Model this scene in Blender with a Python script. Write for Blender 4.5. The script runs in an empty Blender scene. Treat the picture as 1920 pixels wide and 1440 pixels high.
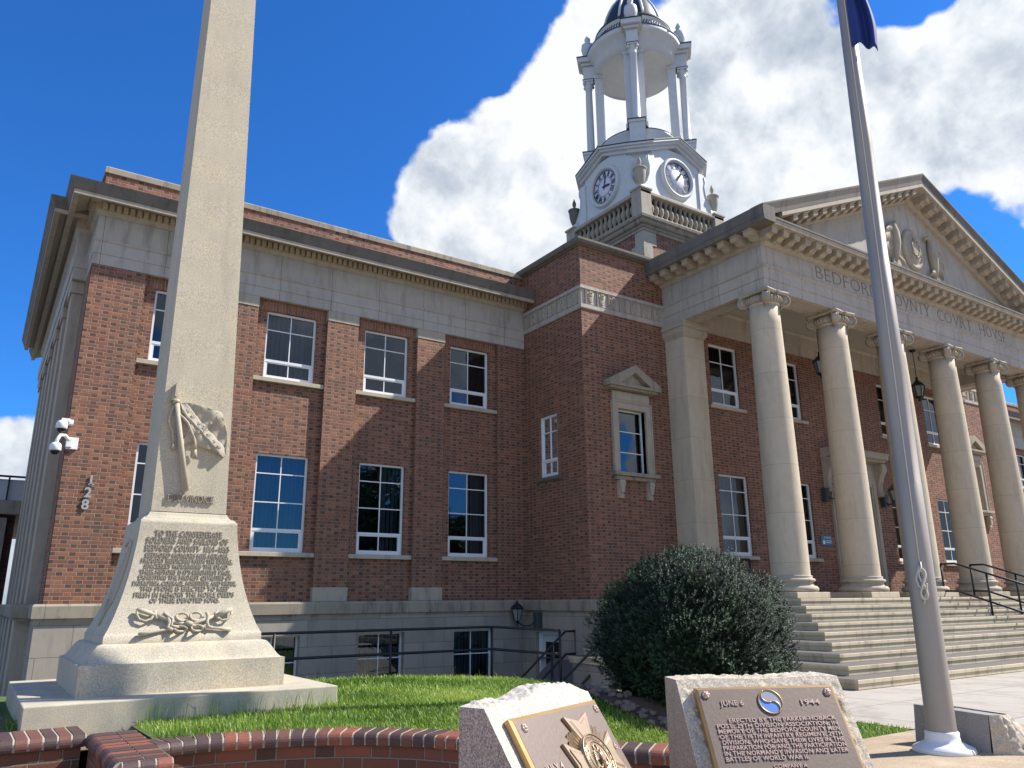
import bpy, bmesh, math, random
import numpy as np
from mathutils import Vector, Matrix, noise
R = math.radians
random.seed(7)
rng = np.random.default_rng(7)
sc = bpy.context.scene
COL = sc.collection

# ------------------------------------------------------------------ camera
cam_d = bpy.data.cameras.new("camera"); cam = bpy.data.objects.new("camera", cam_d); COL.objects.link(cam)
cam_d.sensor_width = 36.0; cam_d.lens = 1466.16 / 1920 * 36; cam_d.clip_start = .05; cam_d.clip_end = 3000
yaw, pit, rol = R(33.9185), R(15.4397), R(-0.5073)
fw = Vector((math.sin(yaw) * math.cos(pit), math.cos(yaw) * math.cos(pit), math.sin(pit)))
rt = Vector((math.cos(yaw), -math.sin(yaw), 0)); up = rt.cross(fw)
r2 = rt * math.cos(rol) + up * math.sin(rol); u2 = up * math.cos(rol) - rt * math.sin(rol)
M = Matrix((r2, u2, -fw)).transposed().to_4x4(); M.translation = Vector((0, 0, 1.6))
cam.matrix_world = M
sc.camera = cam

# ------------------------------------------------------------------ light
SUN = Vector((.893, -.362, 1.0)).normalized()
sd = bpy.data.lights.new("sun", 'SUN'); sd.energy = 5.0; sd.angle = R(.53); sd.color = (1, .955, .87)
so = bpy.data.objects.new("sun", sd); COL.objects.link(so)
so.rotation_euler = SUN.to_track_quat('Z', 'Y').to_euler()
sc.view_settings.view_transform = 'Standard'; sc.view_settings.look = 'None'
sc.view_settings.exposure = 0.62; sc.view_settings.gamma = 1.0
w = bpy.data.worlds.new("World"); sc.world = w; w.use_nodes = True
wt = w.node_tree; wt.nodes.clear()


class NT:
    """small helper to write node trees"""
    def __init__(s, tree): s.t = tree
    def n(s, typ, ins=None, **kw):
        nd = s.t.nodes.new(typ)
        for k, v in kw.items(): setattr(nd, k, v)
        for k, v in (ins or {}).items():
            sk = nd.inputs[k]
            if hasattr(v, 'is_output') or isinstance(v, bpy.types.NodeSocket): s.t.links.new(v, sk)
            else: sk.default_value = v
        return nd
    def m(s, op, a, b=None, c=None, clamp=False):
        nd = s.n('ShaderNodeMath', operation=op, use_clamp=clamp)
        for i, v in enumerate((a, b, c)):
            if v is None: continue
            if isinstance(v, (int, float)): nd.inputs[i].default_value = v
            else: s.t.links.new(v, nd.inputs[i])
        return nd.outputs[0]
    def mix(s, f, a, b, blend='MIX'):
        nd = s.n('ShaderNodeMix', data_type='RGBA', blend_type=blend)
        for i, v in ((0, f), (6, a), (7, b)):
            if isinstance(v, bpy.types.NodeSocket): s.t.links.new(v, nd.inputs[i])
            elif isinstance(v, (int, float)): nd.inputs[i].default_value = v
            else: nd.inputs[i].default_value = (*v, 1)
        return nd.outputs[2]
    def ramp(s, f, stops, interp='LINEAR'):
        nd = s.n('ShaderNodeValToRGB'); cr = nd.color_ramp; cr.interpolation = interp
        while len(cr.elements) < len(stops): cr.elements.new(.5)
        for e, (p, c) in zip(cr.elements, stops):
            e.position = p; e.color = (*c, 1) if not isinstance(c, (int, float)) else (c, c, c, 1)
        s.t.links.new(f, nd.inputs[0]); return nd.outputs[0]
    def noise(s, v, scale, detail=4, rough=.55, dist=0., d='3D'):
        return s.n('ShaderNodeTexNoise', {'Vector': v, 'Scale': scale, 'Detail': detail, 'Roughness': rough, 'Distortion': dist}, noise_dimensions=d).outputs[0]
    def link(s, a, b): s.t.links.new(a, b)


N = NT(wt)
tc = N.n('ShaderNodeTexCoord').outputs['Generated']
sky = N.n('ShaderNodeTexSky', sky_type='NISHITA', sun_disc=False, sun_elevation=math.asin(SUN.z),
          sun_rotation=math.atan2(SUN.x, SUN.y), altitude=300, air_density=1.0, dust_density=.35, ozone_density=2.5)
skyc = N.mix(1.0, sky.outputs[0], (.33, 1.05, 2.0), 'MULTIPLY')
# clouds, laid out by compass direction and height above the horizon
CLOUDS = [  # azimuth (deg from +Y towards +X), elevation, radius, amount
    (47.5, 28, 12.5, 1.0), (38.5, 28, 10, 1.0), (31.8, 27.5, 7.2, 1.0), (41, 37, 7, .9),  (57, 35, 13, 1.0), (66, 27, 15, 1.0), (52, 20, 13, 1.0), (70, 40, 12, .8), (37, 16, 7, .9),
    (1, 2, 9, .9), (-20, 6, 14, .8), (-62, 22, 20, .9), (-100, 35, 20, .85), (-135, 20, 18, .8), (195, 26, 14, .7), (158, 25, 15, 1.0), (120, 12, 18, .8), (172, 5, 9, .7), (142, 22, 12, .9), (205, 50, 12, .6)]  # big ones to the left and left rear are unseen, added to whiten ambient light
acc = None
for az, el, rad, amt in CLOUDS:
    d = Vector((math.sin(R(az)) * math.cos(R(el)), math.cos(R(az)) * math.cos(R(el)), math.sin(R(el))))
    dot = N.n('ShaderNodeVectorMath', {0: tc, 1: d}, operation='DOT_PRODUCT').outputs['Value']
    g = N.n('ShaderNodeMapRange', {'Value': dot, 'From Min': math.cos(R(rad * 1.2)), 'From Max': math.cos(R(rad * .45)), 'To Min': 0., 'To Max': amt}, clamp=True).outputs[0]
    acc = g if acc is None else N.m('MAXIMUM', acc, g)
for az, el, rad, amt in ((68.5, 41, 5.5, .75), (63, 39.5, 4.5, .55), (66, 21.5, 4.5, .8), (66, 16.5, 5, .8), (31.5, 42, 5, .7), (72, 47, 6, .6)):      # gaps of blue
    d = Vector((math.sin(R(az)) * math.cos(R(el)), math.cos(R(az)) * math.cos(R(el)), math.sin(R(el))))
    dot = N.n('ShaderNodeVectorMath', {0: tc, 1: d}, operation='DOT_PRODUCT').outputs['Value']
    g = N.n('ShaderNodeMapRange', {'Value': dot, 'From Min': math.cos(R(rad * 1.3)), 'From Max': math.cos(R(rad * .3)), 'To Min': 0., 'To Max': amt}, clamp=True).outputs[0]
    acc = N.m('SUBTRACT', acc, g)
n1 = N.noise(tc, 3.4, 3, .5, .2); n2 = N.noise(tc, 10., 6, .55, .25); n3 = N.noise(tc, 26., 6, .6, .3)
bil = N.m('ABSOLUTE', N.m('SUBTRACT', N.noise(tc, 8., 3, .5), .5)); bil2 = N.m('ABSOLUTE', N.m('SUBTRACT', N.noise(tc, 19., 3, .5), .5))
nn = N.m('ADD', N.m('MULTIPLY', N.m('SUBTRACT', n1, .5), 1.1), N.m('MULTIPLY', N.m('SUBTRACT', n2, .5), .50))
nn = N.m('ADD', nn, N.m('ADD', N.m('MULTIPLY', N.m('SUBTRACT', n3, .5), .18), N.m('ADD', N.m('MULTIPLY', bil, -.75), N.m('MULTIPLY', bil2, -.45))))
dens = N.m('ADD', N.m('SUBTRACT', acc, .32), nn)
cmask = N.n('ShaderNodeMapRange', {'Value': dens, 'From Min': -.02, 'From Max': .12, 'To Min': 0., 'To Max': 1.}, clamp=True, interpolation_type='SMOOTHSTEP').outputs[0]
off = N.n('ShaderNodeVectorMath', {0: tc, 1: (SUN * .045)[:]}, operation='ADD').outputs[0]
n2b = N.noise(off, 10., 6, .55, .25); off2 = N.n('ShaderNodeVectorMath', {0: tc, 1: (.04, .0, .10)}, operation='ADD').outputs[0]
csh = N.noise(off2, 2.6, 4, .5, .3)
zf = N.n('ShaderNodeSeparateXYZ', {0: tc}).outputs[2]
shade = N.m('ADD', N.m('MULTIPLY', N.m('SUBTRACT', n2b, n2), 1.3), N.m('MULTIPLY', dens, .42))
shade = N.m('ADD', shade, N.m('ADD', N.m('MULTIPLY', N.m('SUBTRACT', csh, .5), 1.8), N.m('MULTIPLY', N.m('SUBTRACT', .50, zf), .55)))
shade = N.m('ADD', shade, N.m('ADD', N.m('MULTIPLY', bil2, .55), N.m('MULTIPLY', N.m('SUBTRACT', n3, .5), .6)))
shade = N.m('ADD', shade, .10)
ccol = N.ramp(shade, [(0.0, (10.2, 10.4, 10.6)), (.14, (8.8, 9.2, 9.6)), (.32, (6.7, 7.3, 8.0)), (.55, (4.9, 5.6, 6.6)), (.85, (3.6, 4.4, 5.6))])
skyf = N.mix(N.m('MULTIPLY', cmask, .97), skyc, ccol)
bg = N.n('ShaderNodeBackground', {'Color': skyf, 'Strength': .0645})
wo = N.n('ShaderNodeOutputWorld', {0: bg.outputs[0]})

# ------------------------------------------------------------------ materials
MATS = {}


def newmat(name):
    m = bpy.data.materials.new(name); m.use_nodes = True; t = m.node_tree; t.nodes.clear(); MATS[name] = m
    return m, NT(t)


def finish(N, col, rough=.8, bump=None, bs=.4, bd=.01, **pr):
    ins = {}
    b = N.n('ShaderNodeBsdfPrincipled')
    def st(k, v):
        if isinstance(v, bpy.types.NodeSocket): N.link(v, b.inputs[k])
        elif isinstance(v, tuple): b.inputs[k].default_value = (*v, 1) if len(v) == 3 else v
        else: b.inputs[k].default_value = v
    st('Base Color', col); st('Roughness', rough)
    for k, v in pr.items(): st(k.replace('_', ' '), v)
    if bump is not None:
        bn = N.n('ShaderNodeBump', {'Strength': bs, 'Distance': bd, 'Height': bump}); N.link(bn.outputs[0], b.inputs['Normal'])
    N.n('ShaderNodeOutputMaterial', {0: b.outputs[0]})
    return b


def wallcoords(N, uv=False):
    """u along the wall, v up, from the world position and the face direction (or from the UV map)"""
    if uv:
        s = N.n('ShaderNodeSeparateXYZ', {0: N.n('ShaderNodeUVMap').outputs[0]})
        return s.outputs[0], s.outputs[1]
    g = N.n('ShaderNodeNewGeometry'); p = N.n('ShaderNodeSeparateXYZ', {0: g.outputs['Position']}); nm = N.n('ShaderNodeSeparateXYZ', {0: g.outputs['True Normal']})
    side = N.m('GREATER_THAN', N.m('ABSOLUTE', nm.outputs[0]), .7)
    u = N.m('ADD', N.m('MULTIPLY', p.outputs[1], side), N.m('MULTIPLY', p.outputs[0], N.m('SUBTRACT', 1.0, side)))
    return u, p.outputs[2]


def brick(name, uv=False, soldier=False, hue=(.215, .070, .038), light=(.345, .140, .076), dark=(.032, .020, .018), mort=(.47, .365, .265), darkfac=.78, ch=.0692, wet=0.):
    m, N = newmat(name)
    u, v = wallcoords(N, uv)
    if soldier: u, v = v, u
    per = .326 if not soldier else .22
    hs = .655 if not soldier else 1.0
    row = N.m('FLOOR', N.m('DIVIDE', v, ch)); vf = N.m('FRACT', N.m('DIVIDE', v, ch))
    odd = N.m('MULTIPLY', N.m('FRACT', N.m('MULTIPLY', row, .5)), 1.0)
    uu = N.m('ADD', N.m('DIVIDE', u, per), odd)
    # slight wobble so that joints are hand laid
    wob = N.noise(N.n('ShaderNodeCombineXYZ', {0: u, 1: v}).outputs[0], 9, 2)
    uu = N.m('ADD', uu, N.m('MULTIPLY', N.m('SUBTRACT', wob, .5), .03))
    cell = N.m('FLOOR', uu); uf = N.m('FRACT', uu)
    ishead = N.m('GREATER_THAN', uf, hs)
    # distance to joints
    e1 = N.m('MULTIPLY', N.m('MINIMUM', uf, N.m('ABSOLUTE', N.m('SUBTRACT', uf, hs))), per)
    e2 = N.m('MULTIPLY', N.m('SUBTRACT', 1.0, uf), per)
    eu = N.m('MINIMUM', e1, e2)
    ev = N.m('MULTIPLY', N.m('MINIMUM', vf, N.m('SUBTRACT', 1.0, vf)), ch)
    ed = N.m('MINIMUM', eu, ev)
    ed = N.m('ADD', ed, N.m('MULTIPLY', N.m('SUBTRACT', N.noise(N.n('ShaderNodeCombineXYZ', {0: u, 1: v}).outputs[0], 60, 3), .5), .004))
    mm = N.n('ShaderNodeMapRange', {'Value': ed, 'From Min': .0035, 'From Max': .0065}, clamp=True).outputs[0]   # 0 mortar, 1 brick
    rid = N.n('ShaderNodeTexWhiteNoise', {'Vector': N.n('ShaderNodeCombineXYZ', {0: cell, 1: row, 2: ishead}).outputs[0]}, noise_dimensions='3D')
    rc = N.n('ShaderNodeSeparateColor', {0: rid.outputs['Color']})
    r1, r2_, r3 = rc.outputs[0], rc.outputs[1], rc.outputs[2]
    body = N.mix(r1, hue, light)
    body = N.mix(N.m('MULTIPLY', N.m('POWER', r2_, 3.0), .6), body, (.15, .052, .035))
    # headers are often burnt dark
    dk = N.m('MULTIPLY', N.m('GREATER_THAN', r3, 1 - darkfac), ishead)
    dk = N.m('MAXIMUM', N.m('MULTIPLY', dk, N.m('ADD', .45, N.m('MULTIPLY', r1, .45))), N.m('MULTIPLY', N.m('GREATER_THAN', r3, .965), .5))
    body = N.mix(dk, body, dark)
    vec = N.n('ShaderNodeCombineXYZ', {0: u, 1: v}).outputs[0]
    fine = N.noise(vec, 90, 4, .7)
    strk = N.noise(N.n('ShaderNodeCombineXYZ', {0: N.m('MULTIPLY', u, 3.2), 1: N.m('MULTIPLY', v, .35)}).outputs[0], 1.6, 5, .65)
    body = N.mix(.55, body, N.mix(fine, (.35, .35, .35), (.75, .72, .7)), 'OVERLAY')
    big = N.noise(vec, 1.1, 4, .6)
    body = N.mix(N.m('MULTIPLY', big, .35), body, (.19, .11, .07))
    body = N.mix(N.n('ShaderNodeMapRange', {'Value': strk, 'From Min': .50, 'From Max': .72, 'To Max': .5}, clamp=True).outputs[0], body, (.095, .056, .042))
    mc = N.mix(N.noise(vec, 5, 3), mort, tuple(x * .62 for x in mort))
    col = N.mix(mm, mc, body)
    hgt = N.m('ADD', N.m('MULTIPLY', mm, 1.0), N.m('ADD', N.m('MULTIPLY', fine, .35), N.m('MULTIPLY', r1, .5)))
    finish(N, col, N.m('SUBTRACT', .88, N.m('MULTIPLY', mm, .12)), hgt, 1.0, .009)
    return m


def stone(name, base=(.50, .44, .35), alt=(.40, .36, .30), stain=(.13, .12, .11), stainamt=.35, bw=0, bh=0, z0=0., speck=0., bumpk=.25, rough=.85, joint=.007, streak=1.0, warm=None, bvar=.26, jcol=(.14, .125, .11)):
    m, N = newmat(name)
    g = N.n('ShaderNodeNewGeometry').outputs['Position']
    big = N.noise(g, 1.3, 5, .6); fine = N.noise(g, 38, 4, .65); mid = N.noise(g, 6, 4, .6)
    col = N.mix(big, alt, base)
    col = N.mix(.5, col, N.mix(mid, (.38,) * 3, (.62,) * 3), 'OVERLAY')
    sc_ = N.n('ShaderNodeVectorMath', {0: g, 1: (2.6, 2.6, .45)}, operation='MULTIPLY').outputs[0]
    st = N.noise(sc_, 2.2, 5, .65)
    stf = N.n('ShaderNodeMapRange', {'Value': st, 'From Min': .5, 'From Max': .72, 'To Max': stainamt}, clamp=True).outputs[0]
    col = N.mix(stf, col, stain)
    if warm:
        wn = N.n('ShaderNodeMapRange', {'Value': N.noise(g, 2.7, 4, .6, .6), 'From Min': .5, 'From Max': .7, 'To Max': .55}, clamp=True).outputs[0]
        col = N.mix(wn, col, warm)
    if speck:
        vo = N.noise(g, 150, 2, .6); s1 = N.n('ShaderNodeMapRange', {'Value': vo, 'From Min': .36, 'From Max': .64, 'To Min': 1 - speck, 'To Max': 1 + speck * .55}).outputs[0]
        col = N.mix(1.0, col, N.n('ShaderNodeCombineColor', {0: s1, 1: s1, 2: s1}).outputs[0], 'MULTIPLY')
    h = N.m('ADD', N.m('MULTIPLY', fine, .5), N.m('MULTIPLY', mid, .5))
    if bw or bh:
        u, v = wallcoords(N)
        ed = None
        row = N.m('FLOOR', N.m('DIVIDE', N.m('SUBTRACT', v, z0), bh)) if bh else None
        if bh:
            vf = N.m('FRACT', N.m('DIVIDE', N.m('SUBTRACT', v, z0), bh)); ed = N.m('MULTIPLY', N.m('MINIMUM', vf, N.m('SUBTRACT', 1.0, vf)), bh)
        cell = None
        if bw:
            uu = N.m('DIVIDE', u, bw)
            if bh: uu = N.m('ADD', uu, N.m('MULTIPLY', N.m('FRACT', N.m('MULTIPLY', row, .5)), 1.0))
            uf = N.m('FRACT', uu); e = N.m('MULTIPLY', N.m('MINIMUM', uf, N.m('SUBTRACT', 1.0, uf)), bw)
            ed = e if ed is None else N.m('MINIMUM', ed, e)
            cell = N.m('FLOOR', uu)
        jm = N.n('ShaderNodeMapRange', {'Value': ed, 'From Min': joint * .35, 'From Max': joint}, clamp=True).outputs[0]
        cid = N.n('ShaderNodeTexWhiteNoise', {'Vector': N.n('ShaderNodeCombineXYZ', {0: cell if cell else 0., 1: row if row else 0.}).outputs[0]}, noise_dimensions='3D').outputs[0]
        k = N.m('ADD', 1.10 - bvar, N.m('MULTIPLY', cid, bvar))
        col = N.mix(1.0, col, N.n('ShaderNodeCombineColor', {0: k, 1: k, 2: k}).outputs[0], 'MULTIPLY')
        col = N.mix(jm, jcol, col)
        h = N.m('ADD', h, N.m('MULTIPLY', jm, 1.5))
    finish(N, col, rough, h, bumpk, .006)
    return m


def plain(name, col, rough=.6, metal=0., var=.15, scale=14, bump=.1, **kw):
    m, N = newmat(name)
    g = N.n('ShaderNodeNewGeometry').outputs['Position']
    n = N.noise(g, scale, 5, .6)
    c = N.mix(n, tuple(x * (1 - var) for x in col), tuple(min(1, x * (1 + var)) for x in col))
    finish(N, c, rough, n, bump, .003, Metallic=metal, **kw)
    return m


brick('brick'); brick('brick_soldier', soldier=True)
brick('garden_brick', uv=True, hue=(.13, .038, .022), light=(.26, .075, .035), dark=(.022, .014, .015), mort=(.27, .23, .18), darkfac=.5, ch=.0735)
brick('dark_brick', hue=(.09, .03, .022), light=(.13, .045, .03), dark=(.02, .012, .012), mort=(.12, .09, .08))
stone('limestone', base=(.48, .41, .315), alt=(.38, .33, .26), stain=(.15, .125, .10), stainamt=.45)
stone('limestone_frieze', base=(.48, .43, .37), alt=(.40, .36, .315), stain=(.17, .145, .12), bw=1.18, stainamt=.5, bvar=.16)
stone('limestone_ashlar', base=(.40, .345, .275), alt=(.31, .27, .225), bw=1.05, bh=.52, z0=.2, stainamt=.35)
stone('limestone_column', base=(.55, .46, .34), alt=(.48, .405, .30), bh=1.03, z0=2.3, bvar=.10, jcol=(.30, .26, .2), joint=.005, stain=(.30, .24, .165), stainamt=.45, bumpk=.12)
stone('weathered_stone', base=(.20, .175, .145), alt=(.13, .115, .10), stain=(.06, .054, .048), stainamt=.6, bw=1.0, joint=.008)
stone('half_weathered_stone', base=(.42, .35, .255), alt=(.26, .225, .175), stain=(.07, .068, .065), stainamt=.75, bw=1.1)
stone('step_stone', base=(.66, .55, .375), alt=(.52, .43, .295), stain=(.18, .14, .095), stainamt=.55, bw=1.62, bh=.13778, z0=.34, joint=.006)
stone('monument_stone', base=(.57, .50, .375), alt=(.49, .435, .33), stain=(.27, .23, .17), stainamt=.32, speck=.30, bumpk=.22, warm=(.60, .50, .33))
stone('monument_relief', base=(.50, .44, .335), alt=(.42, .37, .285), stain=(.3, .27, .22), stainamt=.15, speck=.16)
stone('shaded_letters', base=(.34, .295, .225), alt=(.27, .235, .18), stain=(.15, .13, .1), stainamt=.3)  # darker than the die: cast shadows of the raised letters painted into their colour
stone('weathered_slab', base=(.54, .47, .345), alt=(.42, .385, .30), stain=(.24, .23, .20), stainamt=.5, speck=.2, warm=(.62, .54, .38))
stone('pink_granite', base=(.42, .34, .30), alt=(.35, .285, .255), stain=(.2, .15, .13), stainamt=.25, speck=.55, bumpk=.35)
stone('white_granite', base=(.56, .515, .44), alt=(.48, .44, .375), stain=(.40, .36, .32), stainamt=.15, speck=.32, bumpk=.3)
stone('rock_face', base=(.62, .54, .42), alt=(.46, .395, .31), stain=(.24, .19, .15), stainamt=.3, speck=.35, bumpk=1.0)
stone('tan_granite', base=(.40, .34, .28), alt=(.33, .28, .235), stain=(.2, .16, .13), stainamt=.25, speck=.4, bumpk=.35)
stone('grey_granite', base=(.33, .32, .31), alt=(.25, .245, .24), stain=(.14, .135, .13), stainamt=.3, speck=.35)
stone('sill_stone', base=(.54, .455, .34), alt=(.44, .37, .28), stain=(.16, .15, .14), stainamt=.45)
plain('white_frame', (.78, .78, .78), .35, bump=.02, var=.03)
plain('white_paint', (.60, .605, .60), .5, var=.12, scale=4, bump=.2)
plain('cupola_plaster', (.26, .255, .24), .85, var=.1)
plain('black_edge', (.02, .02, .025), .5)
plain('iron', (.012, .013, .017), .45, bump=.1)
plain('engraved_shade', (.20, .175, .145), .9)  # dark tone painted in place of the shade inside cut letters
plain('clock_white', (.72, .70, .78), .5, var=.03)
plain('clock_black', (.015, .015, .02), .5)
plain('copper_dark', (.03, .028, .03), .45, var=.3)
plain('ceiling_plaster', (.42, .39, .34), .8, var=.06)
plain('bronze', (.17, .130, .105), .5, .45, var=.12, scale=60, bump=.2)
plain('bronze_bright', (.46, .29, .12), .35, .6, var=.15)
plain('bronze_letter', (.56, .41, .33), .36, .35, var=.1)
plain('badge_bronze', (.42, .31, .20), .38, .5, var=.12)
plain('badge_rose', (.36, .22, .17), .42, .5, var=.12)
plain('enamel_blue', (.10, .24, .60), .35, var=.05)
plain('enamel_grey', (.30, .31, .34), .35, var=.05)
plain('aluminium', (.38, .335, .29), .52, .35, var=.06, scale=6, bump=.05)
plain('rope', (.62, .58, .50), .9, var=.2, scale=90, bump=.5)
plain('flag_blue', (.018, .04, .20), .75, var=.15)
plain('flag_light', (.12, .16, .42), .75, var=.1)
plain('camera_white', (.80, .80, .78), .4, var=.03)
plain('camera_dark', (.01, .01, .012), .1)
plain('number_metal', (.42, .41, .40), .5, .15)
plain('sign_blue', (.05, .16, .27), .4, var=.05)
plain('lamp_glass', (.25, .26, .25), .15, var=.2)
plain('lamp_green', (.06, .075, .07), .55, .3)
plain('mulch', (.10, .065, .045), .95, var=.5, scale=30, bump=.8)
plain('rubble', (.20, .155, .125), .9, var=.4, scale=9, bump=.6)
plain('bark', (.10, .07, .05), .9, var=.3)
plain('blind', (.30, .32, .34), .8, var=.05)
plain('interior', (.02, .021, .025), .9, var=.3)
plain('roof_dark', (.06, .06, .065), .8)
plain('capstone', (.55, .52, .46), .8)
plain('cap_mortar', (.42, .355, .27), .9, var=.25, scale=40, bump=.3)
plain('door_white', (.55, .55, .55), .5, var=.04)

# window glass: dark with a strong mirror image of sky and street, see-through to the blinds
m, N = newmat('window_glass')
g = N.n('ShaderNodeNewGeometry').outputs['Position']
bn = N.n('ShaderNodeBump', {'Strength': .14, 'Distance': .02, 'Height': N.noise(g, 1.3, 2)})
gl = N.n('ShaderNodeBsdfGlossy', {'Color': (.82, .9, 1, 1), 'Roughness': .015, 'Normal': bn.outputs[0]})
tr = N.n('ShaderNodeBsdfTransparent', {'Color': (.30, .38, .45, 1)})
fr = N.n('ShaderNodeFresnel', {'IOR': 1.65, 'Normal': bn.outputs[0]})
mx = N.n('ShaderNodeMixShader', {0: N.m('ADD', .02, N.m('MULTIPLY', fr.outputs[0], 1.15), clamp=True), 1: tr.outputs[0], 2: gl.outputs[0]})
N.n('ShaderNodeOutputMaterial', {0: mx.outputs[0]})

# pavement
m, N = newmat('concrete')
g = N.n('ShaderNodeNewGeometry').outputs['Position']; s = N.n('ShaderNodeSeparateXYZ', {0: g})
big = N.noise(g, .7, 5, .6); fine = N.noise(g, 60, 4, .6)
col = N.mix(big, (.37, .33, .28), (.46, .42, .36)); col = N.mix(.4, col, N.mix(fine, (.3,) * 3, (.7,) * 3), 'OVERLAY')
ju = N.m('FRACT', N.m('DIVIDE', N.m('ADD', s.outputs[0], N.m('MULTIPLY', s.outputs[1], .12)), 1.5)); jv = N.m('FRACT', N.m('DIVIDE', s.outputs[1], 1.5))
ed = N.m('MULTIPLY', N.m('MINIMUM', N.m('MINIMUM', ju, N.m('SUBTRACT', 1., ju)), N.m('MINIMUM', jv, N.m('SUBTRACT', 1., jv))), 1.5)
jm = N.n('ShaderNodeMapRange', {'Value': ed, 'From Min': .004, 'From Max': .012}, clamp=True).outputs[0]
col = N.mix(jm, (.12, .105, .09), col)
stn = N.n('ShaderNodeMapRange', {'Value': N.noise(g, 1.9, 5, .65, .5), 'From Min': .48, 'From Max': .68, 'To Max': .55}, clamp=True).outputs[0]
col = N.mix(stn, col, (.24, .205, .17))
finish(N, col, .9, N.m('ADD', N.m('MULTIPLY', fine, .3), jm), .35, .006)
m, N = newmat('exposed_aggregate')
g = N.n('ShaderNodeNewGeometry').outputs['Position']
vo = N.n('ShaderNodeTexVoronoi', {'Vector': g, 'Scale': 70.0}); f2 = N.noise(g, 40, 4, .7)
col = N.mix(vo.outputs[1], (.40, .29, .18), (.56, .46, .34)); col = N.mix(f2, (.30, .21, .13), col)
col = N.mix(N.n('ShaderNodeMapRange', {'Value': N.noise(g, 2.2, 4, .6), 'From Min': .5, 'From Max': .7, 'To Max': .5}, clamp=True).outputs[0], col, (.62, .50, .36))
finish(N, col, .9, vo.outputs[0], .5, .006)
m, N = newmat('soil')
g = N.n('ShaderNodeNewGeometry').outputs['Position']; f2 = N.noise(g, 25, 5, .7)
finish(N, N.mix(f2, (.05, .085, .015), (.11, .17, .03)), .95, f2, .6, .02)
m, N = newmat('street')
g = N.n('ShaderNodeNewGeometry').outputs['Position']; f2 = N.noise(g, 3, 6, .7)
finish(N, N.mix(f2, (.10, .095, .09), (.17, .16, .15)), .9, f2, .3, .02)


def leafmat(name, a, b, c, trans=.35, rough=.45):
    m, N = newmat(name)
    at = N.n('ShaderNodeAttribute', attribute_name='tint')
    col = N.ramp(at.outputs['Fac'], [(0., a), (.55, b), (1., c)])
    p = N.n('ShaderNodeBsdfPrincipled', {'Base Color': col, 'Roughness': rough})
    t = N.n('ShaderNodeBsdfTranslucent', {'Color': col})
    mx = N.n('ShaderNodeMixShader', {0: trans, 1: p.outputs[0], 2: t.outputs[0]})
    N.n('ShaderNodeOutputMaterial', {0: mx.outputs[0]})


leafmat('grass', (.07, .15, .012), (.24, .39, .04), (.56, .60, .16), .4)
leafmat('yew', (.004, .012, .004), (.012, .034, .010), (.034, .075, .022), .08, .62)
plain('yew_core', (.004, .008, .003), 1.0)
leafmat('tree_leaf', (.02, .05, .012), (.045, .09, .02), (.09, .14, .04), .35)

# ------------------------------------------------------------------ mesh helpers
ORG = {}          # world origin used by each object's mesh


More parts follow.
